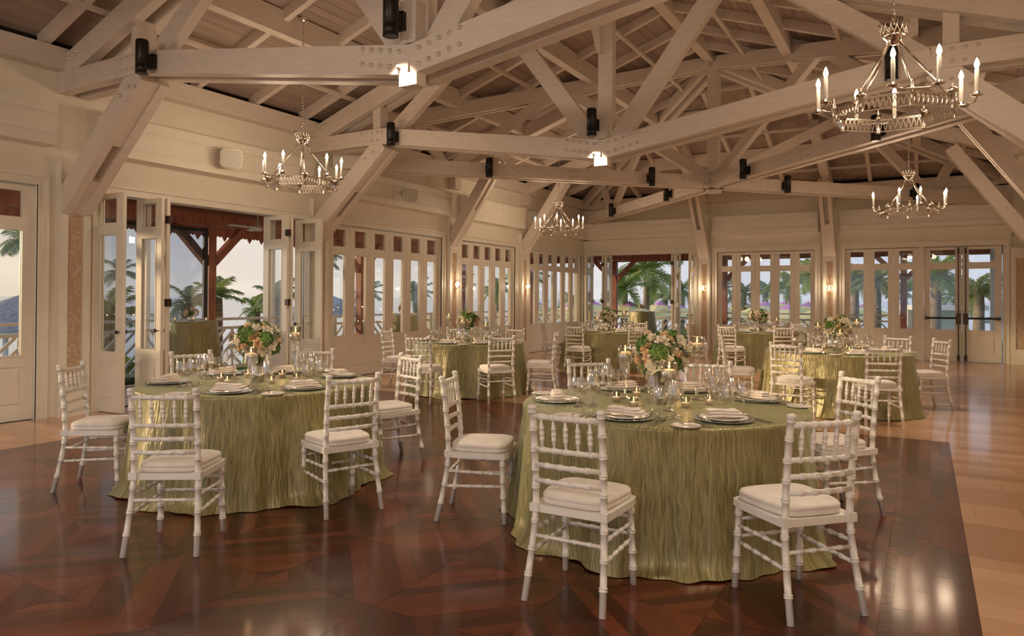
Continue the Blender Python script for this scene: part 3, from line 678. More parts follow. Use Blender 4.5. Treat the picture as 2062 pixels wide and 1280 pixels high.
# ================================================================== FURNITURE
def ringed(pts, r, rings, n=9, bump=.0042):
    """tube along pts with turned bamboo rings at arc fractions"""
    pts = [Vector(p) for p in pts]; seg = [(pts[i+1]-pts[i]).length for i in range(len(pts)-1)]; L = sum(seg)
    ts = {0., 1.}; acc = 0
    for s in seg[:-1]: acc += s; ts.add(acc/L)
    rad = {}
    for q in rings:
        for o, dr in ((-.0105, 0), (-.0085, bump), (-.0035, bump), (-.001, .001), (.001, .001), (.0035, bump), (.0085, bump), (.0105, 0)):
            k = q+o/L
            if 0 < k < 1: ts.add(k); rad[k] = dr
    def at(k):
        d = k*L
        for i, s in enumerate(seg):
            if d <= s or i == len(seg)-1: return pts[i].lerp(pts[i+1], min(1, d/s))
            d -= s
    tl = sorted(ts); return MB().tube([at(k) for k in tl], [r+rad.get(k, 0) for k in tl], n)
def build_chair():
    o = empty('chiavari_chair')
    for s in (-1, 1):
        path = [(s*.178, -.236, .925), (s*.178, -.213, .76), (s*.177, -.196, .58), (s*.177, -.190, .44), (s*.180, -.194, .36), (s*.186, -.212, .24), (s*.193, -.236, .12), (s*.200, -.262, 0)]
        b = ringed(path, .0168, [.02, .115, .225, .325, .42, .515, .60, .74, .87], 10)
        b.lathe([(.0205, -.004), (.0215, .006), (.019, .014), (.010, .018), (0, .018)], 10, Matrix.Translation((s*.178, -.237, .918)))
        b.box((s*.177-.023, -.214, .415), (s*.177+.023, -.168, .455)); ob('rear_leg', b, 'chair_paint', o)
    for s in (-1, 1):
        b = ringed([(s*.180, .165, .425), (s*.184, .172, .22), (s*.190, .185, 0)], .0165, [.12, .36, .60, .80], 10); ob('front_leg', b, 'chair_paint', o)
    fr = MB(); out = [(-.195, -.20), (.195, -.20), (.212, .12), (.20, .185), (.16, .205), (-.16, .205), (-.20, .185), (-.212, .12)]
    fr.prism(out, .412, .447); ob('seat_frame', fr, 'chair_paint', o)
    cu = MB(); outl = []
    for k in range(36):
        a = 2*pi*k/36; c_, s_ = cos(a), sin(a); e = .42
        x = abs(c_)**e*(1 if c_ > 0 else -1); y = abs(s_)**e*(1 if s_ > 0 else -1)
        outl.append((x*(.188+.016*y), .005+y*.192))
    prof = [(.93, .4475), (.99, .452), (1.0, .462), (1.0, .474), (.985, .4755), (1.0, .477), (1.0, .488), (.965, .498), (.85, .506), (.55, .511), (.2, .513)]
    vs = []; fs = []
    for sc_, z in prof: vs += [(x*sc_, .005+(y-.005)*sc_, z) for x, y in outl]
    for j in range(len(prof)-1):
        for k in range(36): l = (k+1) % 36; fs.append((j*36+k, j*36+l, (j+1)*36+l, (j+1)*36+k))
    fs.append([(len(prof)-1)*36+k for k in range(36)]); fs.append(list(range(36))[::-1]); cu.add(vs, fs, True); ob('cushion', cu, 'cushion_fabric', o)
    ys = lambda z: -.190-.046*(z-.44)/.48
    for nm, z, r, rg in (('top_rail', .882, .0150, [.14, .32, .5, .68, .86]), ('back_rail', .722, .0125, [.14, .32, .5, .68, .86]), ('back_rail', .645, .0125, [.2, .4, .6, .8]), ('back_rail', .568, .0125, [.2, .4, .6, .8])):
        ob(nm, ringed([(-.172, ys(z), z), (-.09, ys(z)-.010, z), (0, ys(z)-.014, z), (.09, ys(z)-.010, z), (.172, ys(z), z)], r, rg, 8, .0032), 'chair_paint', o)
    sp = [(0, .006), (.12, .0065), (.28, .0105), (.30, .0125), (.33, .0125), (.345, .010), (.42, .0115), (.47, .0110), (.485, .0130), (.515, .0130), (.53, .0110), (.58, .0115), (.655, .010), (.67, .0125), (.70, .0125), (.72, .0105), (.88, .0065), (1, .006)]
    for k in range(5):
        x = (-.124+.062*k); z0, z1 = .730, .872
        ob('spindle', MB().rod((x, ys(z0)-.011, z0), (x*1.01, ys(z1)-.011, z1), sp, 8), 'chair_paint', o)
    for s in (-1, 1):
        for zf, zr in ((.315, .325), (.235, .225)):
            ob('stretcher', ringed([(s*.183, .170, zf), (s*.184, -.203, zr)], .0095, [.2, .4, .6, .8], 8, .003), 'chair_paint', o)
    for y, z in ((.172, .345), (.178, .255), (-.204, .30)):
        ob('stretcher', ringed([(-.182, y, z), (.182, y, z)], .0095, [.2, .4, .6, .8], 8, .003), 'chair_paint', o)
    return o
TB = {'L': ((4.33, 3.93), .895, 'table by the open sea doorway'), 'R': ((7.474, 4.53), .912, 'table beside the parquet border'),
      'T3': ((2.80, 9.25), .87, 'table before the closed six-leaf doors'), 'T4': ((3.21, 13.98), .91, 'table before the open far doorway'),
      'T5': ((5.94, 15.76), .91, 'table between the far sconces'), 'T6': ((7.95, 10.44), .912, 'table before the exit doors')}
# angle round the table and distance of the backrest top from its centre
SEATS = {'L': [(-57, 1.74), (-12, 1.36, -10), (64, 1.36, 5), (118, 1.46), (165, 1.40), (-137, 1.36, -6)],
         'R': [(-89, 1.50), (-42, 1.48, -2), (42, 1.48, 2), (93, 1.52, 3), (133, 1.46), (-156, 1.42, -3)],
         'T3': [(-84, 1.50, 6), (-37, 1.44), (13, 1.42, 8), (88, 1.42), (131, 1.42), (-167, 1.40)],
         'T4': [(-96, 1.46, 8), (-45, 1.46), (1, 1.42, 10), (83, 1.42), (126, 1.42), (-165, 1.42)],
         'T5': [(-105, 1.46), (-62, 1.46), (8, 1.42), (66, 1.42), (112, 1.42), (-163, 1.52)],
         'T6': [(-108, 1.46, 4), (-64, 1.46, -6), (31, 1.42), (61, 1.46, 8), (105, 1.42), (-168, 1.48)]}
DIRS = [(0, 'pale plank aisle'), (45, 'inland far corner'), (90, 'sconce wall'), (135, 'far sea corner'), (180, 'sea-side doors'), (225, 'near sea corner'), (270, 'near hall end'), (315, 'near inland corner')]
chair0 = build_chair(); first = True
for tn, seats in SEATS.items():
    (cx, cy), R, desc = TB[tn]; seen = {}
    for st_ in seats:
        a, d = radians(st_[0]), st_[1]; tw = radians(st_[2]) if len(st_) > 2 else 0
        o = chair0 if first else copy_tree(chair0); first = False
        d2 = d-.236
        o.location = (cx+d2*cos(a), cy+d2*sin(a), 0); o.rotation_euler = (0, 0, a+pi/2+tw)
        ph = min((abs((st_[0]-q+180) % 360-180), n_) for q, n_ in DIRS if n_ not in seen)[1]; seen[ph] = 1
        tag(o, 'white chair at the %s, back to the %s' % (desc, ph), 'chair', 'white chairs round the dining tables')
# ---------------- tablecloths
def tablecloth(R, h, seed, flare=.125, amp=.062, nf=9, n=200, puddle=.05):
    rnd = random.Random(seed); ph = [rnd.uniform(0, 2*pi) for _ in range(6)]
    fold = lambda a: (.55*sin(nf*a+ph[0]+.8*sin(2*a+ph[1]))+.3*sin((nf*2-3)*a+ph[2])+.25*sin(5*a+ph[3])+.2*sin(37*a+ph[4]))
    prof = []                                            # (radius offset base, z, fold weight, arc)
    for k in range(7): prof.append((R*(.03+.95*k/6), h, 0))
    for k in range(1, 6): q = k/5*pi/2; prof.append((R-.02+.02*sin(q), h-.02+.02*cos(q), 0))
    m = 22
    for k in range(1, m+1):
        s = k/m; z = (h-.02)*(1-s); prof.append((R+flare*s**1.15, z, s**.8))
    b = MB(); vs = []; fs = []; uvs = []; nr = len(prof)
    for r_, z, wt in prof:
        for i in range(n):
            a = 2*pi*i/n; f = fold(a)
            rr = r_+amp*wt*(f-.75)
            if z < .10 and wt: rr += puddle*((.10-z)/.10)**2*(.6+.6*sin(7*a+ph[5])); 
            zz = z
            if wt and z < .12: zz = max(.004, z+.012*sin(9*a+ph[2])*(1-z/.12))
            vs.append((rr*cos(a), rr*sin(a), zz))
    arc = 0
    for j in range(nr-1):
        top = prof[j+1][2] == 0 and prof[j+1][1] == h
        ds = hypot(prof[j+1][0]-prof[j][0], prof[j+1][1]-prof[j][1])
        for i in range(n):
            l = (i+1) % n; q = (j*n+i, (j+1)*n+i, (j+1)*n+l, j*n+l); fs.append(q)
            if top: uvs.append([(vs[k][0], vs[k][1]*1.6) for k in q])
            else: a0, a1 = 2*pi*i/n*R, 2*pi*(i+1)/n*R; uvs.append([(a0, arc), (a0, arc+ds), (a1, arc+ds), (a1, arc)])
        arc += ds
    fs.append(list(range(n))); uvs.append([(vs[k][0], vs[k][1]*1.6) for k in range(n)])
    b.add(vs, fs, True, uvs); return b
TH = .765
for k, (tn, ((cx, cy), R, desc)) in enumerate(TB.items()):
    o = ob('tablecloth', tablecloth(R, TH, 11+k), 'green_satin'); o.location = (cx, cy, 0); o.rotation_euler = (0, 0, k*.7)
    tag(o, 'crinkled olive green floor-length cloth on the round %s' % desc, 'tablecloth', 'green cloths on the dining tables')
# ---------------- tableware meshes
def mk(name, mb, m):
    me = mb.mesh(name); me.materials.append(MATS[m]); return me
def glass_prof(foot, stem, bowl):
    return [(0, .0), (foot, .0), (foot, .002), (foot*.5, .006), (.006, .014), (.0038, .03), (.0036, stem-.012), (.007, stem-.002)]+bowl
ME = {}
def wine(name, foot, stem, bh, rmax, rrim, at=.42):
    outer = []
    for k in range(9):
        q = k/8; z = stem+bh*q
        r = rmax*sin(min(1, q/at)*pi/2)**.7 if q < at else rmax+(rrim-rmax)*((q-at)/(1-at))**1.6
        outer.append((max(r, .006), z))
    ME[name] = mk(name, MB().lathe(glass_prof(foot, stem, outer), 20, cap=False), 'crystal')
wine('red_wine_glass', .040, .085, .125, .047, .036); wine('white_wine_glass', .036, .085, .105, .039, .031)
wine('water_goblet', .037, .060, .115, .043, .037); wine('champagne_flute', .033, .075, .150, .030, .026, .6)
ME['charger'] = mk('charger_plate', MB().lathe([(0, .004), (.10, .004), (.125, .008), (.158, .014), (.162, .014), (.160, .010), (.12, .002), (.09, 0), (0, 0)], 48), 'charger_glass')
bd = MB()
for k in range(72): a = 2*pi*k/72; bd.lathe([(0, -.0045), (.0036, -.0026), (.0045, 0), (.0036, .0026), (0, .0045)], 6, Matrix.Translation((.162*cos(a), .162*sin(a), .0145)))
ME['beads'] = mk('beaded_rim', bd, 'silver')
ME['plate'] = mk('dinner_plate', MB().lathe([(0, .004), (.078, .004), (.092, .008), (.132, .016), (.135, .0165), (.133, .013), (.095, .004), (.075, 0), (0, 0)], 40), 'china')
ME['bread'] = mk('bread_plate', MB().lathe([(0, .003), (.05, .003), (.058, .006), (.078, .011), (.080, .0115), (.078, .008), (.056, .001), (.045, 0), (0, 0)], 32), 'china')
np_ = MB()
def slab(z0, z1, x0, x1, y0, y1, rd=.012):
    vs = []; nx, ny = 12, 4; fs = []
    for side in (0, 1):
        for i in range(nx+1):
            for j in range(ny+1):
                u = i/nx; v = j/ny; e = min(1, min(u, 1-u)*7); e = e**.5; f = min(1, min(v, 1-v)*5+.35)
                zm = (z0+z1)/2+.004*sin(u*5+v*2); hh = (z1-z0)/2*e*f
                vs.append((x0+(x1-x0)*u, y0+(y1-y0)*v+.004*sin(u*7), zm+(hh if side else -hh)))
    k = (nx+1)*(ny+1); ix = lambda s_, i, j: s_*k+i*(ny+1)+j
    for i in range(nx):
        for j in range(ny):
            fs.append((ix(1, i, j), ix(1, i+1, j), ix(1, i+1, j+1), ix(1, i, j+1))); fs.append((ix(0, i, j), ix(0, i, j+1), ix(0, i+1, j+1), ix(0, i+1, j)))
    for i in range(nx): fs.append((ix(0, i, 0), ix(0, i+1, 0), ix(1, i+1, 0), ix(1, i, 0))); fs.append((ix(0, i+1, ny), ix(0, i, ny), ix(1, i, ny), ix(1, i+1, ny)))
    for j in range(ny): fs.append((ix(0, 0, j+1), ix(0, 0, j), ix(1, 0, j), ix(1, 0, j+1))); fs.append((ix(0, nx, j), ix(0, nx, j+1), ix(1, nx, j+1), ix(1, nx, j)))
    np_.add(vs, fs, True)
slab(.0, .016, -.115, .115, -.045, .05); slab(.014, .034, -.105, .108, -.04, .042); slab(.031, .046, -.10, .085, -.036, .036)
ME['napkin'] = mk('napkin', np_, 'linen')
def handle(b, L, w=.006):
    b.add([(-w*.6, 0, .001), (w*.6, 0, .001), (w, -L, .001), (-w, -L, .001), (-w*.6, 0, .004), (w*.6, 0, .004), (w, -L, .004), (-w, -L, .004)], [(0, 1, 2, 3)[::-1], (4, 5, 6, 7)[::-1], (0, 4, 5, 1)[::-1], (1, 5, 6, 2)[::-1], (2, 6, 7, 3)[::-1], (3, 7, 4, 0)[::-1]])
fk = MB(); handle(fk, .13); fk.beam((0, 0, .004), (0, .02, .006), .022, .002)
for k in range(4): fk.beam((-.0095+.0063*k, .02, .006), (-.0095+.0063*k, .065, .004), .0032, .002)
ME['fork'] = mk('fork', fk, 'silver')
kn = MB(); handle(kn, .10, .008); kn.add([(-.008, 0, .003), (.008, 0, .003), (.009, .09, .003), (0, .115, .003), (-.008, .10, .003), (-.008, 0, .0055), (.008, 0, .0055), (.009, .09, .0045), (0, .115, .004), (-.008, .10, .0045)], [(4, 3, 2, 1, 0), (5, 6, 7, 8, 9), (0, 1, 6, 5), (1, 2, 7, 6), (2, 3, 8, 7), (3, 4, 9, 8), (4, 0, 5, 9)])
ME['knife'] = mk('table_knife', kn, 'silver')
def put(name, me, x, y, z, rz, label, cat, group, sc=1):
    o = bpy.data.objects.new(name, me); C.objects.link(o); o.location = (x, y, z); o.rotation_euler = (0, 0, rz); o.scale = (sc,)*3
    return tag(o, label, cat, group)
rnd = random.Random(3); ZT = TH+.001
SHORT = {'L': 'sea doorway table', 'R': 'parquet border table', 'T3': 'six-leaf door table', 'T4': 'far doorway table', 'T5': 'far sconce table', 'T6': 'exit door table'}
for tn, seats in SEATS.items():
    (cx, cy), R, desc = TB[tn]; far = tn in ('T4', 'T5'); k0 = R-.912; seen = {}
    for st_ in seats:
        ph = min((abs((st_[0]-q+180) % 360-180), n_) for q, n_ in DIRS if n_ not in seen)[1]; seen[ph] = 1
        wh = ' at the %s seat of the %s' % (ph, SHORT[tn])
        a = radians(st_[0]); o_ = Vector((cos(a), sin(a), 0)); t_ = Vector((-sin(a), cos(a), 0)); rz = a+pi/2
        P = lambda r, s: (cx+o_.x*(r+k0)+t_.x*s, cy+o_.y*(r+k0)+t_.y*s)
        x, y = P(.685, 0); g = 'place settings on the '+desc
        ch = put('charger_plate', ME['charger'], x, y, ZT, rz, 'beaded green charger plate'+wh, 'plate', g)
        b2 = bpy.data.objects.new('beaded_rim', ME['beads']); C.objects.link(b2); b2.parent = ch; tag(b2, 'silver beaded rim')
        put('dinner_plate', ME['plate'], x, y, ZT+.0065, rz, 'white dinner plate'+wh, 'plate', g)
        put('napkin', ME['napkin'], x, y, ZT+.0215, rz+rnd.uniform(-.2, .2), 'folded ivory napkin'+wh, 'napkin', g)
        if not far:
            for s, r_, nm, mm, lb in ((-.183, .70, 'fork', 'fork', 'inner silver fork'), (-.212, .69, 'fork', 'fork', 'outer silver fork'), (.185, .70, 'table_knife', 'knife', 'inner silver knife'), (.213, .70, 'table_knife', 'knife', 'outer silver knife')):
                x2, y2 = P(r_+.03, s); put(nm, ME[mm], x2, y2, ZT, rz, lb+wh, nm.split('_')[-1], g)
        x2, y2 = P(.80, -.312); put('bread_plate', ME['bread'], x2, y2, ZT, rz, 'small white bread plate'+wh, 'plate', g)
        if not far: put('butter_knife', ME['knife'], *P(.80, -.29), ZT+.009, rz+.2, 'small butter knife'+wh, 'knife', g, .75)
        for nm, r_, s, lb in (('water_goblet', .515, .135, 'round water goblet'), ('red_wine_glass', .455, .215, 'large red wine glass'), ('white_wine_glass', .545, .235, 'white wine glass'), ('champagne_flute', .45, .085, 'tall champagne glass')):
            x2, y2 = P(r_+rnd.uniform(-.008, .008), s+rnd.uniform(-.008, .008)); put(nm, ME[nm], x2, y2, ZT, rnd.uniform(0, 6), lb+wh, 'glass', g)
# ---------------- floating candle stands and votives
def candle_stand(h):
    o = empty('candle_stand'); zb = h-.125
    ob('glass_stand', MB().lathe([(0, 0), (.048, 0), (.046, .005), (.016, .012), (.010, .03), (.0085, zb*.55), (.014, zb-.045), (.020, zb-.02), (.026, zb-.012), (.020, zb-.004), (.044, zb), (.049, zb+.008), (.049, h), (.046, h), (.046, zb+.014), (0, zb+.012)], 24, cap=False), 'crystal', o)
    ob('water', MB().lathe([(0, zb+.016), (.044, zb+.016), (.0445, zb+.052), (0, zb+.053)], 20), 'water', o)
    ob('floating_candle', MB().lathe([(0, zb+.05), (.034, zb+.05), (.043, zb+.058), (.043, zb+.073), (.036, zb+.078), (.012, zb+.079), (0, zb+.078)], 20), 'wax', o)
    ob('flame', MB().lathe([(0, zb+.082), (.005, zb+.088), (.0065, zb+.096), (.004, zb+.108), (0, zb+.124)], 8), 'flame', o)
    point('candle_light', (0, 0, zb+.125), .55, (1, .55, .22), .012, o); return o
def votive():
    o = empty('votive_candle')
    ob('glass_cup', MB().lathe([(0, 0), (.024, 0), (.027, .004), (.031, .062), (.029, .062), (.0255, .008), (0, .008)], 18, cap=False), 'crystal', o)
    ob('candle', MB().lathe([(0, .009), (.024, .009), (.026, .031), (.02, .033), (0, .032)], 16), 'wax', o)
    ob('flame', MB().lathe([(0, .035), (.004, .040), (.005, .046), (.003, .056), (0, .066)], 8), 'flame', o)
    point('candle_light', (0, 0, .07), .16, (1, .55, .22), .008, o); return o
cs = {h: candle_stand(h) for h in (.30, .365, .43)}; vt = votive(); used = set()
STANDS = [(.365, -.29, .09), (.30, .14, -.29), (.43, .15, .29)]
VOT = [(-.28, -.09), (-.25, .21), (-.10, -.25), (.19, -.10), (.29, .09), (.02, .30)]
ROT = {'L': .25, 'R': 0, 'T3': 2.2, 'T4': -.9, 'T5': 1.3, 'T6': -.25}
for tn in ('R', 'L', 'T3', 'T4', 'T5', 'T6'):
    (cx, cy), R, desc = TB[tn]; q = ROT[tn]
    for h, x, y in STANDS:
        o = cs[h] if h not in used else copy_tree(cs[h]); used.add(h)
        o.location = (cx+x*cos(q)-y*sin(q), cy+x*sin(q)+y*cos(q), ZT); tag(o, '%s stemmed glass with a floating candle on the %s' % ({.30: 'shortest', .365: 'middle-height', .43: 'tallest'}[h], desc), 'candle holder', 'floating candles on the dining tables')
    for x, y in VOT:
        o = vt if 'v' not in used else copy_tree(vt); used.add('v')
        o.location = (cx+x*cos(q)-y*sin(q), cy+x*sin(q)+y*cos(q), ZT); tag(o, 'small lit votive candle in a clear cup on the '+desc, 'candle', 'votives on the '+desc)
# ---------------- flower centrepieces
def petal(b, base, az, r0, r1, z1, wid, curl, cup):
    vs = []; fs = []; nu, nv = 4, 4
    for i in range(nu+1):
        u = i/nu
        for j in range(nv+1):
            v = (j/nv-.5)*2; w = wid*sin(pi*min(1, .25+.62*u))*v
            r = r0+(r1-r0)*u+curl*max(0, u-.7)*1.2; z = z1*u-curl*max(0, u-.75)*.8+cup*v*v*u*.0
            r -= abs(v)**2*wid*.35
            x, y = r*cos(az)-w*sin(az), r*sin(az)+w*cos(az); vs.append((base[0]+x, base[1]+y, base[2]+z))
    for i in range(nu):
        for j in range(nv): k = i*(nv+1)+j; fs.append((k, k+nv+1, k+nv+2, k+1))
    b.add(vs, fs, True)
def rose(seed, openness):
    r = random.Random(seed); b = MB()
    for ring, (n, ra, rb, z, w, c) in enumerate([(3, .003, .007, .036, .012, .0), (4, .006, .014, .036, .015, .003), (5, .009, .023*openness, .033, .019, .010), (6, .011, .033*openness, .027, .023, .016)]):
        for k in range(n): petal(b, (0, 0, 0), 2*pi*(k+ring*.37)/n+r.uniform(-.15, .15), ra, rb, z*r.uniform(.92, 1.06), w, c*openness, 0)
    b.lathe([(0, -.012), (.012, -.006), (.014, .004), (0, .012)], 8); return b
ROSES = [mk('rose', rose(1, 1.0), 'petal_peach'), mk('rose', rose(2, 1.15), 'petal_white'), mk('rose', rose(3, .75), 'petal_peach'), mk('rose', rose(4, 1.3), 'petal_white')]
lf = MB()
for s in (-1, 1):
    lf.add([(0, 0, 0), (s*.012, .018, .003), (s*.015, .04, .002), (s*.007, .06, -.003), (0, .072, -.008), (0, .04, -.003), (0, .018, -.001)], [(0, 1, 6), (1, 2, 5, 6), (2, 3, 4, 5)] if s > 0 else [(6, 1, 0), (6, 5, 2, 1), (5, 4, 3, 2)])
LEAF = mk('leaf', lf, 'bouquet_leaf')
r_ = random.Random(5); ms = MB()
for k in range(150):
    z = r_.uniform(-.3, 1); a = r_.uniform(0, 2*pi); q = sqrt(1-z*z) if abs(z) < 1 else 0; n = Vector((q*cos(a), q*sin(a), z)); p = n*.045*r_.uniform(.8, 1.05)
    m = Matrix.Translation(p) @ n.to_track_quat('Z', 'Y').to_matrix().to_4x4() @ Matrix.Rotation(r_.uniform(0, 6), 4, 'Z')
    for s in (0, pi/2): 
        R2 = Matrix.Rotation(s, 4, 'Z'); ms.add([m @ R2 @ Vector(v) for v in ((-.010, -.004, .002), (.010, -.004, .002), (.010, .004, .004), (-.010, .004, .004))], [(0, 1, 2, 3)])
ms.lathe([(0, -.03), (.03, -.015), (.038, .01), (.03, .03), (0, .042)], 10)
MOSS = mk('green_bloom', ms, 'moss_green')
def bouquet(o, zc, rad, nroses, nleaf, nmoss, seed, squash=.9):
    r = random.Random(seed); N = nroses+nmoss
    order = list(range(N)); r.shuffle(order); mossset = set(order[:nmoss])
    def place(name, me, n, d, sc, tilt=0):
        c = bpy.data.objects.new(name, me); C.objects.link(c); c.parent = o; c.location = (n.x*d, n.y*d, zc+n.z*d*squash); c.scale = (sc,)*3
        c.rotation_mode = 'QUATERNION'; c.rotation_quaternion = (n+Vector((0, 0, tilt))).to_track_quat('Z', 'Y') @ Matrix.Rotation(r.uniform(0, 6.28), 3, 'Z').to_quaternion()
    for i in range(N):
        z = 1-1.45*(i+.5)/N; a = i*2.39996+r.uniform(-.2, .2); q = sqrt(max(0, 1-z*z)); n = Vector((q*cos(a), q*sin(a), z))
        if i in mossset: place('green_bloom', MOSS, n, rad*.74, r.uniform(.95, 1.35)*rad/.15)
        else: place('rose', ROSES[r.randrange(4)], n, rad*r.uniform(.76, .92), r.uniform(.85, 1.35)*rad/.15)
    for i in range(nleaf):
        z = r.uniform(-.75, .9); a = r.uniform(0, 6.28); q = sqrt(1-z*z); n = Vector((q*cos(a), q*sin(a), z)); d = rad*r.uniform(.62, .86)
        c = bpy.data.objects.new('leaf', LEAF); C.objects.link(c); c.parent = o; c.location = (n.x*d, n.y*d, zc+n.z*d*squash); c.scale = (r.uniform(.8, 1.3)*rad/.15,)*3
        v = (n+Vector((r.uniform(-.6, .6), r.uniform(-.6, .6), r.uniform(-.3, .6)))).normalized(); c.rotation_mode = 'QUATERNION'; c.rotation_quaternion = v.to_track_quat('Y', 'Z')
    core = MB(); core.lathe([(0, -.55), (.45, -.4), (.62, 0), (.5, .4), (0, .6)], 12); vv = [(x*rad, y*rad, zc+z*rad*squash) for x, y, z in core.v]; core.v = vv
    ob('foliage_core', core, 'bouquet_leaf', o)
cp = empty('flower_centrepiece')
ob('glass_vase', MB().lathe([(0, 0), (.050, 0), (.052, .006), (.052, .21), (.049, .21), (.049, .012), (0, .012)], 28, cap=False), 'crystal', cp)
ob('water', MB().lathe([(0, .013), (.0475, .013), (.0475, .11), (0, .111)], 20), 'water', cp)
sm = MB()
for k in range(11): a = k*.9; sm.tube([(.030*cos(a), .030*sin(a), .016), (.012*cos(a+2.4), .012*sin(a+2.4), .13), (.03*cos(a+3), .03*sin(a+3), .25)], .0035, 5)
ob('stems', sm, 'stem_green', cp)
bouquet(cp, .315, .165, 34, 60, 8, 21, .92)
for i, tn in enumerate(('R', 'L', 'T3', 'T4', 'T5', 'T6')):
    (cx, cy), R, desc = TB[tn]; o = cp if i == 0 else copy_tree(cp)
    o.location = (cx, cy, ZT); o.rotation_euler = (0, 0, i*1.1); tag(o, 'rose bouquet in a clear cylinder vase on the '+desc, 'flowers', 'rose bouquets on the dining tables')
# ---------------- chandeliers
def chandelier():
    o = empty('chandelier'); n = 8; RC = .425; hp = .105
    side = 2*RC*sin(pi/8); ap = RC*cos(pi/8)
    lp = MB(); w = side-.03
    for z in (-.048, .048): lp.box((-w/2, -.004, z-.004), (w/2, .004, z+.004))
    na = 8
    for k in range(-1, na):
        x0 = -w/2+w*k/na; x1 = x0+2*w/na; pts = []
        for j in range(9):
            q = j/8; x = x0+(x1-x0)*q; z = -.044+.088*sin(pi*q)**.62
            if -w/2 <= x <= w/2: pts.append((x, 0, z))
        for a, b in zip(pts, pts[1:]): lp.beam(a, b, .006, .005, (0, 1, 0))
    lpm = mk('lattice_panel', lp, 'nickel')
    dome = mk('domed_post', MB().lathe([(.017, -.062), (.020, -.056), (.016, -.05), (.016, .055), (.036, .06), (.038, .066), (.032, .082), (.018, .094), (.006, .099), (.005, .105), (.009, .112), (.006, .12), (0, .124)], 14), 'nickel')
    spire = mk('spire_post', MB().lathe([(.015, -.062), (.018, -.056), (.014, -.05), (.014, .05), (.020, .056), (.018, .07), (.010, .085), (.004, .12), (.006, .126), (0, .135)], 12), 'nickel')
    arm = MB(); arm.tube([(0, 0, .03), (.05, 0, .035), (.085, 0, .045)], .007, 6).tube([(.085, -.145, .06), (.10, -.07, .04), (.085, 0, .045), (.10, .07, .04), (.085, .145, .06)], .007, 6)
    for s in (-1, 1): arm.lathe([(0, .055), (.012, .06), (.038, .066), (.042, .071), (.020, .072), (.018, .092), (0, .092)], 14, Matrix.Translation((.085, s*.145, 0)))
    armm = mk('candle_arm', arm, 'nickel')
    slv = mk('candle_sleeve', MB().lathe([(.0145, .09), (.0145, .255), (.012, .26), (0, .26)], 12), 'candle_sleeve')
    blb = mk('bulb', MB().lathe([(0, .258), (.009, .262), (.018, .285), (.017, .30), (.009, .325), (0, .342)], 12), 'bulb')
    for k in range(8):
        a = 2*pi*(k+.5)/8; c = bpy.data.objects.new('lattice_panel', lpm); C.objects.link(c); c.parent = o; c.location = (ap*cos(a), ap*sin(a), 0); c.rotation_euler = (0, 0, a+pi/2)
        a = 2*pi*k/8
        if k % 2:
            c = bpy.data.objects.new('domed_post', dome); C.objects.link(c); c.parent = o; c.location = (RC*cos(a), RC*sin(a), 0)
            ob('hanging_rod', MB().tube([((RC-.02)*cos(a), (RC-.02)*sin(a), .03), (.05*cos(a), .05*sin(a), .53)], .008, 8).tube([(.05*cos(a), .05*sin(a), .53), (.06*cos(a), .06*sin(a), .56), (.03*cos(a), .03*sin(a), .575)], .006, 6), 'nickel', o)
        else:
            c = bpy.data.objects.new('spire_post', spire); C.objects.link(c); c.parent = o; c.location = (RC*cos(a), RC*sin(a), 0)
            ar = bpy.data.objects.new('candle_arm', armm); C.objects.link(ar); ar.parent = o; ar.location = (RC*cos(a), RC*sin(a), 0); ar.rotation_euler = (0, 0, a)
            for s in (-1, 1):
                for nm, me in (('candle_sleeve', slv), ('bulb', blb)):
                    c = bpy.data.objects.new(nm, me); C.objects.link(c); c.parent = ar; c.location = (.085, s*.145, 0)
                point('bulb_light', (.085, s*.145, .36), CHP, WARM, .10, ar)
    cr = MB(); cr.lathe([(.02, .52), (.075, .575), (.085, .58), (.085, .592), (.06, .594), (.02, .60), (.014, .64), (0, .65)], 20)
    for k in range(14):
        a = 2*pi*k/14; a2 = 2*pi*(k+.5)/14; a3 = 2*pi*(k+1)/14
        cr.tube([(.084*cos(a), .084*sin(a), .592), (.096*cos(a2), .096*sin(a2), .665), (.105*cos(a2), .105*sin(a2), .69)], .0035, 5); cr.tube([(.084*cos(a3), .084*sin(a3), .592), (.09*cos(a2), .09*sin(a2), .64), (.10*cos(a), .10*sin(a), .67)], .003, 5)
    ob('crown', cr, 'nickel', o)
    return o
def hang(o, ztop):
    z0 = o.location.z; ch = MB(); z = .64; k = 0; L = ztop-z0
    while z < L-.02:
        m = Matrix.Translation((0, 0, z+.022)) @ Matrix.Rotation(k*pi/2, 4, 'Z') @ Matrix.Rotation(pi/2, 4, 'X')
        ch.tube([m @ Vector((.012*cos(q), .024*sin(q), 0)) for q in [j*2*pi/10 for j in range(11)]], .0032, 5, False); z += .038; k += 1
    ob('chain', ch, 'nickel', o)
    ob('canopy', MB().lathe([(0, L-.05), (.02, L-.045), (.055, L-.02), (.062, L-.004), (.062, L)], 20), 'nickel', o)
CHP = 5.8
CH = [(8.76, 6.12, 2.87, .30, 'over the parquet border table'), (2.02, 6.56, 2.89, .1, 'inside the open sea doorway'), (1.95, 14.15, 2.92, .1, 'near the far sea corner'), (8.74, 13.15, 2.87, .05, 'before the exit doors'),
      (3.4, -1.5, 2.75, .1, 'added unseen as near-end fill, sea side'), (8.4, -1.7, 2.75, .1, 'added unseen as near-end fill, inland side')]
c0 = chandelier(); lst = [c0]+[copy_tree(c0) for _ in CH[1:]]
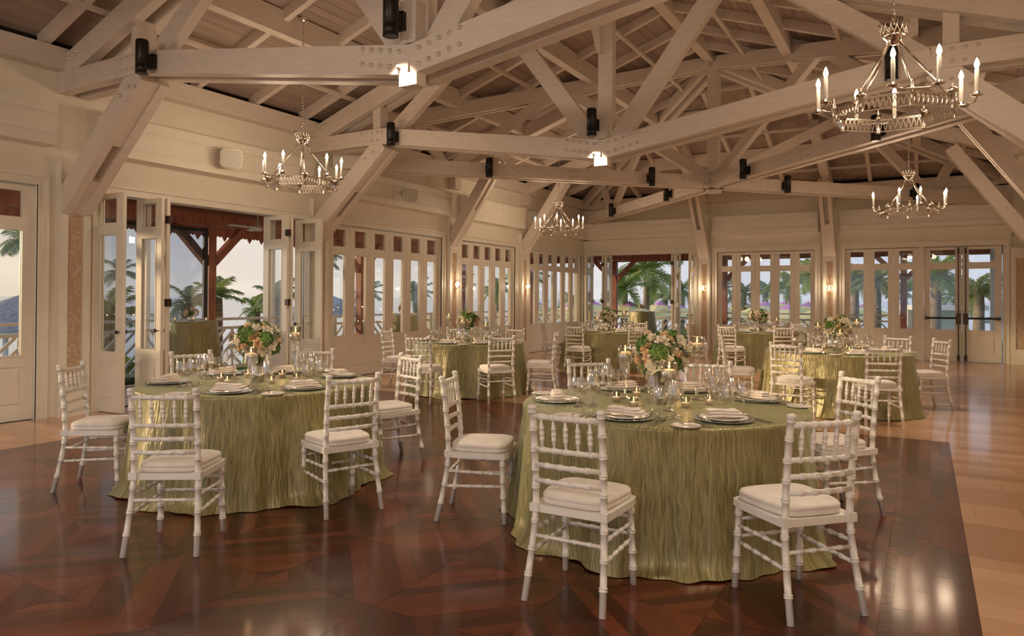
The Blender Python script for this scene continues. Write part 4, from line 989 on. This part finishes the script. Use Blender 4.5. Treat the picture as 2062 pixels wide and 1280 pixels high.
for o, (x, y, z, rz, d) in zip(lst, CH):
    o.location = (x, y, z); o.rotation_euler = (0, 0, rz); tag(o, 'octagonal nickel lattice chandelier with eight candle bulbs '+d, 'chandelier', 'lattice chandeliers')
    hang(o, zd(min(x, 2*XM-x))-.15)
    if y < 0:                                        # unseen near-end pair, added and turned up to light camera-facing sides
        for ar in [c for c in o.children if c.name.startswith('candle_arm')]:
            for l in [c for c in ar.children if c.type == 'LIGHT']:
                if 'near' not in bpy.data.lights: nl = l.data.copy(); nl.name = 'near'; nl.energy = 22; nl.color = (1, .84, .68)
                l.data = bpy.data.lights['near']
# ================================================================== OUTSIDE
XO, YO = -2.75, 22.75                      # outer edges of the verandas
vd = empty('veranda_deck', (0, 0, 0), kind='structure', label='grey timber veranda deck outside the glass doors', cat='deck')
ob('deck_base', MB().box((XO, YF, -.25), (-.2, YO, -.03)).box((-.2, YB+.2, -.25), (XR+1.5, YO, -.03)), 'seam_dark', vd)
n = 17; w = (-.22-XO)/n
for k in range(n): ob('deck_board', MB().box((XO+k*w+.003, YF, -.03), (XO+(k+1)*w-.003, YO, -.012)), 'deck_boards', vd)
n = 17; w = (YO-YB-.22)/n
for k in range(n): ob('deck_board', MB().box((-.22, YB+.22+k*w+.003, -.03), (XR+1.5, YB+.22+(k+1)*w-.003, -.012)), 'deck_boards', vd)
vc = empty('veranda_ceiling', (0, 0, 0), kind='structure', label='red-brown boarded veranda ceiling', cat='ceiling')
n = 20; w = (-.22-(XO-.25))/n
for k in range(n): ob('ceiling_board', MB().box((XO-.25+k*w+.004, YF, 3.0), (XO-.25+(k+1)*w-.004, YO+.25, 3.02)), 'red_timber', vc)
n = 84; w = (XR+1.5+.22)/n
for k in range(n): ob('ceiling_board', MB().box((-.22+k*w+.005, YB+.22, 3.0), (-.22+(k+1)*w-.005, YO+.25, 3.02)), 'red_timber', vc)
ob('ceiling_back', MB().box((XO-.25, YF, 3.022), (-.2, YO+.25, 3.03)).box((-.2, YB+.2, 3.022), (XR+1.5, YO+.25, 3.03)), 'seam_dark', vc)
# beams, fascia with pointed pendants
vb = empty('veranda_beam', (XO+.45, 8, 2.75), label='red-brown beam with scalloped fascia along the sea veranda', cat='beam')
part('beam', MB().box((XO+.37, YF, 2.72), (XO+.53, YO-.3, 2.93)), 'red_timber', vb)
part('fascia', MB().box((XO-.27, YF, 2.66), (XO-.24, YO+.27, 2.98)), 'red_timber', vb)
pm = MB(); pts = [(-.15, .12), (-.15, .03), (-.11, .0), (-.07, .03), (-.05, .0), (0, -.075), (.05, .0), (.07, .03), (.11, .0), (.15, .03), (.15, .12)]
vs = [(-.012, a, z) for a, z in pts]+[(.012, a, z) for a, z in pts]; m = len(pts)
pm.add(vs, [list(range(m)), list(range(m, 2*m))[::-1]]+[(i, m+i, m+(i+1) % m, (i+1) % m) for i in range(m)]); pme = mk('pendant', pm, 'red_timber')
y = 3.0
while y < YO:
    o = bpy.data.objects.new('pendant', pme); C.objects.link(o); o.parent = vb; o.location = (XO-.255-vb.location.x, y-vb.location.y, 2.60-vb.location.z); y += .30
vb2 = empty('veranda_beam', (5, YO-.45, 2.75), label='red-brown beam along the far veranda', cat='beam')
part('beam', MB().box((XO+.4, YO-.53, 2.66), (XR+1.5, YO-.37, 2.88)), 'red_timber', vb2)
part('fascia', MB().box((XO-.2, YO+.24, 2.70), (XR+1.5, YO+.27, 2.98)), 'red_timber', vb2)
def vpost(x, y, ax, lab, braces=(1, 1)):
    o = empty('veranda_post', (x, y, -.012), label=lab, cat='post', group='red-brown veranda posts')
    ob('shaft', MB().box((-.08, -.08, 0), (.08, .08, 2.70)), 'red_timber', o)
    d = Vector((0, 1, 0)) if ax == 'Y' else Vector((1, 0, 0))
    for s, on in zip((-1, 1), braces):
        if on: ob('brace', MB().beam(d*(s*.06)+Vector((0, 0, 2.06)), d*(s*.72)+Vector((0, 0, 2.72)), .12, .13), 'red_timber', o)
for y, l in ((4.35, 'red-brown veranda post outside the wide-paned leaf'), (8.44, 'red-brown braced post beside the outdoor cocktail table'), (12.45, 'red-brown post seen through the six-leaf row'), (16.6, 'red-brown post seen through the five-leaf row'), (20.6, 'red-brown post near the far sea corner')):
    vpost(XO+.45, y, 'Y', l)
for x, l in ((.0, 'red-brown braced post beyond the open far doorway'), (3.62, 'red-brown post seen between the sconces'), (8.47, 'red-brown post beside the exit doors')):
    vpost(x, YO-.45, 'X', l)
for x, yy, l in ((8.80, 22.0, 'cream square column beside the red-brown post'), (10.55, 22.0, 'cream square column seen through the exit door')):
    o = empty('white_column', (x, yy, 0), label=l, cat='column'); ob('shaft', MB().box((-.12, -.12, -.012), (.12, .12, 2.85)), 'villa_white', o); ob('base', MB().box((-.15, -.15, -.012), (.15, .15, .12)), 'villa_white', o)
# railings
def railing(A, B, label):
    A, B = Vector(A), Vector(B); L = (B-A).length; d = (B-A)/L; o = empty('veranda_railing', tuple(A), atan2(d.y, d.x), label=label, cat='railing')
    ob('top_rail', MB().box((0, -.07, 1.01), (L, .07, 1.055)), 'rail_paint', o)
    ob('lower_rail', MB().box((0, -.03, .84), (L, .03, .89)), 'rail_paint', o); ob('bottom_rail', MB().box((0, -.03, .10), (L, .03, .16)), 'rail_paint', o)
    n = max(1, round(L/1.75)); w = L/n
    for k in range(n+1): ob('rail_post', MB().box((k*w-.055, -.055, 0), (k*w+.055, .055, 1.01)), 'rail_paint', o)
    z0, z1 = .16, .84
    for k in range(n):
        x0, x1 = k*w+.055, (k+1)*w-.055; xm = (x0+x1)/2; hw = xm-x0
        for j in range(-3, 5):                      # chevron bars, mirrored about the middle of the bay
            za = z0+j*.21; zb = za+hw
            q0 = max(0, (z0-za)/hw); q1 = min(1, (z1-za)/hw)
            if q1-q0 < .06: continue
            for s in (1, -1):
                X = lambda q: (x0+hw*q) if s == 1 else (x1-hw*q)
                ob('lattice_bar', MB().beam((X(q0), 0, za+hw*q0), (X(q1), 0, za+hw*q1), .03, .042), 'rail_paint', o)
        ob('lattice_bar', MB().box((xm-.02, -.02, z0), (xm+.02, .02, z1)), 'rail_paint', o)
railing((XO+.32, 1.0, -.012), (XO+.32, YO-.32, -.012), 'white chevron lattice railing along the sea veranda')
railing((XO+.32, YO-.3, -.012), (8.4, YO-.3, -.012), 'white chevron lattice railing along the far veranda')
# wind screen beside the post
o = empty('wind_screen', (XO+.52, 6.35, 0), label='tinted glass wind screen in a dark frame beside the braced post', cat='screen')
ob('glass_pane', MB().box((0, 0, .03), (.012, 1.93, 2.62)), 'screen_glass', o)
ob('screen_frame', MB().box((-.02, 1.90, 0), (.03, 1.98, 2.66)).box((-.02, -.06, 0), (.03, 0, 2.66)).box((-.02, 0, 2.60), (.03, 1.9, 2.66)).box((-.02, 0, 0), (.03, 1.9, .06)), 'dark_frame', o)
# ceiling fans
for x, y, l in ((-1.3, 8.66, 'white ceiling fan over the sea veranda'), (.30, 21.2, 'white ceiling fan over the far veranda')):
    o = empty('ceiling_fan', (x, y, 2.999), label=l, cat='fan')
    ob('canopy', MB().lathe([(.075, 0), (.07, -.02), (.02, -.075), (0, -.075)], 18), 'fan_white', o); ob('down_rod', MB().lathe([(.012, -.07), (.012, -.26)], 10), 'fan_white', o)
    ob('motor', MB().lathe([(0, -.22), (.05, -.23), (.052, -.30), (.08, -.31), (.085, -.37), (.06, -.385), (0, -.39)], 20), 'fan_white', o)
    for k in range(3):
        a = k*2*pi/3+.5; m = Matrix.Rotation(a, 4, 'Z') @ Matrix.Rotation(.12, 4, 'X'); ob('blade', MB().box((.08, -.055, -.345), (.62, .055, -.337), m), 'fan_white', o)
# cocktail tables
for i, (x, y, l) in enumerate(((-1.22, 7.30, 'on the sea veranda beside the braced post'), (1.22, 21.55, 'on the far veranda beyond the open doorway'), (-1.3, 12.75, 'on the sea veranda behind the six-leaf doors'))):
    hh = 1.055; o = ob('cocktail_tablecloth', tablecloth(.40, hh, 40+i, flare=.14, amp=.045, nf=9, n=96, puddle=.02), 'green_satin'); o.location = (x, y, -.012); tag(o, 'tall olive green cloth on a cocktail table '+l, 'tablecloth', 'cocktail tables on the veranda')
    v = empty('flower_bowl', (x, y, hh-.011), i*1.3, label='white flower bowl '+l, cat='flowers', group='flower bowls on the cocktail tables')
    ob('glass_bowl', MB().lathe([(0, 0), (.05, 0), (.06, .03), (.055, .07)], 18, cap=False), 'crystal', v)
    bouquet(v, .135, .105, 16, 22, 2, 60+i, .75)
    for k in range(3):
        a = k*2.0+.4; c = copy_tree(vt); c.location = (x+.25*cos(a), y+.25*sin(a), hh-.011); tag(c, 'small lit votive beside the flower bowl '+l, 'candle', 'votives on the cocktail table '+l)
# ---------------- ground, sea, hill
tag(ob('sea', MB().add([(-3000, -3000, -3.4), (3000, -3000, -3.4), (3000, 3000, -3.4), (-3000, 3000, -3.4)], [(0, 1, 2, 3)]), 'sea'), 'calm grey-blue sea reaching the horizon', 'sea', kind='stuff')
def ground(poly, m, label, z=-2.2):
    b = MB(); n = len(poly); b.add([(x, y, z) for x, y in poly]+[(x, y, z-1.6) for x, y in poly], [list(range(n))]+[(i, n+i, n+(i+1) % n, (i+1) % n) for i in range(n)]); return tag(ob('ground', b, m), label, 'ground', kind='structure')
ground([(-22, -8), (40, -8), (40, 23), (75, 62), (10, 66), (-12, 45), (-17, 22)], 'grass', 'grassy garden below the verandas')
hl = MB(); vs = []; fs = []
for i in range(25):
    q = i/24; x = 20+130*q; hgt = 9*sin(pi*q)**.8*(1+.25*sin(9*q)); vs += [(x, 190, -3.3), (x, 205+10*sin(5*q), -3.3+hgt), (x, 240, -3.3)]
for i in range(24): k = i*3; fs += [(k, k+3, k+4, k+1), (k+1, k+4, k+5, k+2)]
tag(ob('hill', hl.add(vs, fs, True), 'hill_green'), 'hazy green hill across the bay', 'hill', kind='structure')
# ---------------- palms
def frond_mesh(name, seed, m, droop, nl, lw, vee=.5, feather=.34):
    r = random.Random(seed); b = MB(); pts = []
    for k in range(13):
        q = k/12; pts.append(Vector((q*(1-.22*droop*q), .03*sin(q*3+seed), .30*q-droop*q**2.1)))
    b.tube(pts, [.014*(1-.85*k/12) for k in range(13)], 5)
    for k in range(nl):
        q = .10+.90*k/nl; f = q*12; i = min(11, int(f)); p = pts[i].lerp(pts[i+1], f-i); t_ = (pts[i+1]-pts[i]).normalized()
        ln = feather*sin(pi*(.16+.80*q))**.8*r.uniform(.85, 1.1)
        for s in (-1, 1):
            side = Vector((0, s, 0)); d = (t_*.62+side*.78+Vector((0, 0, vee-.75*q+r.uniform(-.2, .1)))).normalized(); up = Vector((0, 0, 1))
            wv = t_*lw; mid = p+d*ln*.55; tip = p+d*ln+Vector((0, 0, -ln*.42))
            b.add([p-wv*.5, p+wv*.5, mid+wv*.6, mid-wv*.6, tip], [(0, 1, 2, 3), (3, 2, 4)])
    return mk(name, b, m)
FR = {'green': [frond_mesh('frond', i, 'frond_green', dr, 34, .028) for i, dr in ((1, .55), (2, .8), (3, .28))],
      'sage': [frond_mesh('frond', i, 'frond_sage', dr, 34, .026) for i, dr in ((4, .6), (5, .9), (6, .3))]}
def bearing(u, dist):
    k = (u-1031)/FPX; d = Vector((fw.x, fw.y, 0)).normalized()+Vector((rv.x, rv.y, 0))*k; return CAMP.x+d.x*dist, CAMP.y+d.y*dist
def palm(u, v, dist, fl, kind, nf, label, gz=-2.2, lean=.0, trunk=.13, seed=0, wind=0.0, spread=1.0):
    r = random.Random(seed+int(u)); x, y = bearing(u, dist); zc = 1.45+(608-v)*dist/FPX; h = zc-gz
    o = empty('palm_tree', (x, y, gz), label=label, cat='palm tree', group='palms beyond the veranda')
    if h > .8:
        pts = [Vector((-lean*(1-q)**2*h*rv.x, -lean*(1-q)**2*h*rv.y, q*h)) for q in [k/10 for k in range(11)]]; pts[0].z = -.05
        ob('trunk', MB().tube(pts, [trunk*(1.25-.5*k/10)*(1+.06*(k % 2)) for k in range(11)], 9), 'bark', o)
    for k in range(nf):
        q = k/nf; el = 1.15-1.75*q*spread+r.uniform(-.12, .12); az = k*2.39996+r.uniform(-.25, .25)
        c = bpy.data.objects.new('frond', FR[kind][k % 3 if q > .25 else 2]); C.objects.link(c); c.parent = o; c.location = (0, 0, h)
        s = fl*r.uniform(.85, 1.1); c.scale = (s, s*r.uniform(.9, 1.1), s)
        qd = Matrix.Rotation(az+wind*sin(az-YAW), 3, 'Z') @ Matrix.Rotation(-el*.75, 3, 'Y') @ Matrix.Rotation(r.uniform(-.3, .3), 3, 'X'); c.rotation_mode = 'QUATERNION'; c.rotation_quaternion = qd.to_quaternion()
    return o
LEFT = [(50, 505, 34, 62, 'sage', 18, 'tall palm with a thick trunk beyond the wide-paned leaf'), (240, 565, 30, 46, 'sage', 14, 'sage palm behind the leaf swung against the jamb'),
        (222, 650, 14, 84, 'green', 16, 'bright green bushy palm behind the open leaf'), (436, 612, 15.5, 62, 'green', 11, 'low green palm showing right of the braced post'),
        (378, 625, 15.5, 62, 'sage', 13, 'blue-green palm behind the wind screen'), (562, 612, 17, 58, 'sage', 16, 'dense sage palm behind the leaf under the ceiling fan'),
        (515, 640, 19, 46, 'green', 12, 'low palm against the sea beside the folded leaf'), (645, 530, 20, 58, 'sage', 12, 'palm with spiky fronds at the first pane of the six-leaf row'),
        (740, 602, 30, 42, 'sage', 13, 'palm beyond the third pane of the six-leaf row'), (838, 600, 32, 44, 'sage', 13, 'pale palm beyond the fifth pane of the six-leaf row'),
        (926, 580, 36, 36, 'sage', 13, 'tall narrow palm beyond the first pane of the five-leaf row'), (1003, 592, 34, 44, 'green', 13, 'palm beyond the fourth pane of the five-leaf row'),
        (1062, 560, 32, 48, 'green', 12, 'palm at the first pane of the row near the far corner'), (165, 655, 16, 60, 'green', 13, 'leafy palm low behind the railing')]
BACK = [(1303, 556, 40, 84, 'green', 20, 'tall coconut palm framed in the open far doorway', .3), (1258, 592, 38, 58, 'green', 16, 'shorter coconut palm beside the framed one', .3), (1374, 592, 46, 48, 'sage', 15, 'hazy palm at the edge of the far doorway', .2),
        (1340, 606, 48, 44, 'sage', 14, 'low palm behind the framed coconut palm', .2), (1455, 588, 44, 46, 'sage', 15, 'palm behind the post between the sconces', .2), (1498, 596, 46, 44, 'sage', 14, 'palm in the second pane between the sconces', .2),
        (1542, 596, 46, 44, 'sage', 14, 'palm in the third pane between the sconces', .2), (1588, 584, 42, 56, 'green', 15, 'palm in the fourth pane between the sconces', .3), (1642, 560, 36, 62, 'green', 16, 'broad palm in the fifth pane between the sconces', .3),
        (1722, 568, 32, 58, 'sage', 18, 'palm in the first pane beside the exit doors', .1), (1765, 575, 27, 60, 'sage', 20, 'thick-trunked palm in the second pane beside the exit doors', 0), (1885, 562, 26, 72, 'green', 20, 'arching date palm in the exit door', .2),
        (1925, 606, 40, 48, 'sage', 14, 'hazy palm behind the white cabana', .1), (1972, 598, 25.5, 62, 'green', 22, 'date palm with a rough trunk in the exit door', 0), (1150, 614, 52, 34, 'sage', 12, 'distant palm beyond the far corner', .2), (1820, 594, 45, 44, 'sage', 14, 'hazy palm behind the red-brown post', .1)]
for a in LEFT: palm(*a[:3], a[3]*a[2]/FPX, *a[4:7], seed=5, lean=.03, trunk=.16)
for a in BACK: palm(*a[:3], a[3]*a[2]/FPX, *a[4:7], seed=9, wind=a[7], lean=.05, trunk=.20)
# ---------------- shrubs
r_ = random.Random(8); bm_ = MB()
for k in range(420):
    z = r_.uniform(-.2, 1); a = r_.uniform(0, 2*pi); q = sqrt(max(0, 1-z*z)); nrm = Vector((q*cos(a), q*sin(a), z)); p = nrm*r_.uniform(.72, 1.0); p.z *= .8
    v = (nrm+Vector((r_.uniform(-.7, .7), r_.uniform(-.7, .7), r_.uniform(-.2, .8)))).normalized(); m = Matrix.Translation(p) @ v.to_track_quat('Y', 'Z').to_matrix().to_4x4() @ Matrix.Scale(r_.uniform(.8, 1.3), 4)
    bm_.add([m @ Vector(c) for c in ((0, 0, 0), (.06, .09, .01), (0, .22, -.02), (-.06, .09, .01))], [(0, 1, 2, 3)])
bm_.lathe([(0, -.2), (.6, -.1), (.74, .2), (.6, .5), (0, .66)], 12); BUSH = mk('shrub', bm_, 'shrub_green')
for i, (u, d, s, top) in enumerate([(30, 15, 1.6, -.2), (110, 15, 1.5, -.2), (200, 14.5, 1.5, .0), (265, 14.5, 1.4, .1), (330, 14.6, 1.3, .1), (470, 14.8, 1.2, -.1), (520, 15.5, 1.2, -.2), (600, 16, 1.3, -.1), (690, 18, 1.4, -.1), (760, 19, 1.4, .1), (850, 22, 1.5, .1), (950, 26, 1.6, .1),
                                    (1330, 30, 1.5, -.2), (1370, 29, 1.4, -.1), (1400, 29, 1.4, .1), (1540, 29, 1.4, -.3), (1580, 28, 1.4, .1), (1620, 28, 1.4, .1), (1760, 25, 1.3, .0), (1940, 24, 1.3, .3), (1990, 24, 1.2, .1)]):
    x, y = bearing(u, d); o = bpy.data.objects.new('shrub', BUSH); C.objects.link(o); o.location = (x, y, top-.66*s); o.scale = (s, s, s*1.0); o.rotation_euler = (0, 0, i*1.7)
    tag(o, 'leafy green shrub below the %s veranda railing' % ('sea' if u < 1000 else 'far'), 'shrub', 'shrubs below the %s veranda railing' % ('sea' if u < 1000 else 'far'))
    o.location.z = max(-2.2+.1*s, top-.8*s)
# ---------------- beach umbrellas, huts, cabana
um = MB(); ut = MB(); n = 8
def pyr(b, r0, z0, r1, z1):
    vs = [(r0*cos(2*pi*k/n), r0*sin(2*pi*k/n), z0) for k in range(n)]+[(r1*cos(2*pi*k/n), r1*sin(2*pi*k/n), z1) for k in range(n)]
    b.add(vs, [(k, (k+1) % n, n+(k+1) % n, n+k) for k in range(n)])
pyr(um, 1.6, 0, .50, .47); pyr(um, 1.6, -.14, 1.6, 0); pyr(ut, .53, .47, .02, .72)
pyr(ut, .53, .43, .53, .47); UM = mk('canopy', um, 'umbrella_yellow'); UT = mk('canopy_top', ut, 'umbrella_pink'); UP = mk('pole', MB().lathe([(.03, -2.9), (.03, .68), (.015, .70), (.015, .86), (0, .88)], 8), 'villa_white')
def umbrella(u, v, d, s=1.0):
    x, y = bearing(u, d); zt = 1.45+(608-v)*d/FPX
    o = empty('beach_umbrella', (x, y, zt-.68*s), u*.1, label='yellow beach umbrella with a pink top beyond the far railing', cat='umbrella', group='yellow and pink beach umbrellas'); o.scale = (s,)*3
    for nm, me in (('canopy', UM), ('canopy_top', UT), ('pole', UP)): ob(nm, me, None, o)
for u, v, d in [(1268, 615, 38), (1328, 614, 46), (1362, 618, 38), (1196, 614, 46), (1150, 618, 38), (1078, 614, 42), (1447, 619, 37), (1496, 613, 48), (1541, 613, 40), (1583, 611, 48), (1588, 619, 34), (1628, 614, 40), (1655, 620, 33), (1708, 620, 36), (1742, 616, 44)]: umbrella(u, v, d)
for u, v, d, s, l in ((45, 607, 26, 2.6, 'grey shingled hut roof beyond the wide-paned leaf'), (655, 600, 40, 2.4, 'grey shingled hut roof at the first pane of the six-leaf row')):
    x, y = bearing(u, d); zt = 1.45+(608-v)*d/FPX; o = empty('beach_hut', (x, y, -2.2), .4, label=l, cat='hut'); b = MB(); n = 12; H = zt+2.2
    b.lathe([(s, H-1.25), (s*.62, H-.62), (.05, H), (0, H)], 12, None, False, False); ob('roof', b, 'shingle', o); ob('eave_band', MB().lathe([(s*.98, H-1.37), (s*.98, H-1.25)], 12, None, False, False), 'villa_white', o)
    for k in range(6): a = k*pi/3; ob('hut_post', MB().box((s*.85*cos(a)-.06, s*.85*sin(a)-.06, -.1), (s*.85*cos(a)+.06, s*.85*sin(a)+.06, H-1.2)), 'villa_white', o)
x, y = bearing(1898, 33); o = empty('cabana', (x, y, -2.2), .3, label='white garden cabana with a flat roof seen through the exit door', cat='cabana')
ob('back_wall', MB().box((-1.2, .9, 0), (1.2, 1.0, 3.2)), 'villa_white', o); ob('roof', MB().box((-1.5, -1.1, 3.2), (1.5, 1.2, 3.42)), 'villa_white', o)
for sx in (-1.2, 1.2):
    for sy in (-.9,): ob('column', MB().box((sx-.1, sy-.1, 0), (sx+.1, sy+.1, 3.2)), 'villa_white', o)
ob('centre_post', MB().box((-.05, .8, 0), (.05, .9, 3.2)), 'bark', o)
try:
    S.cycles.transparent_max_bounces = 24; S.cycles.max_bounces = 8; S.cycles.diffuse_bounces = 5; S.cycles.glossy_bounces = 4
    S.cycles.sample_clamp_indirect = 6
except Exception: pass
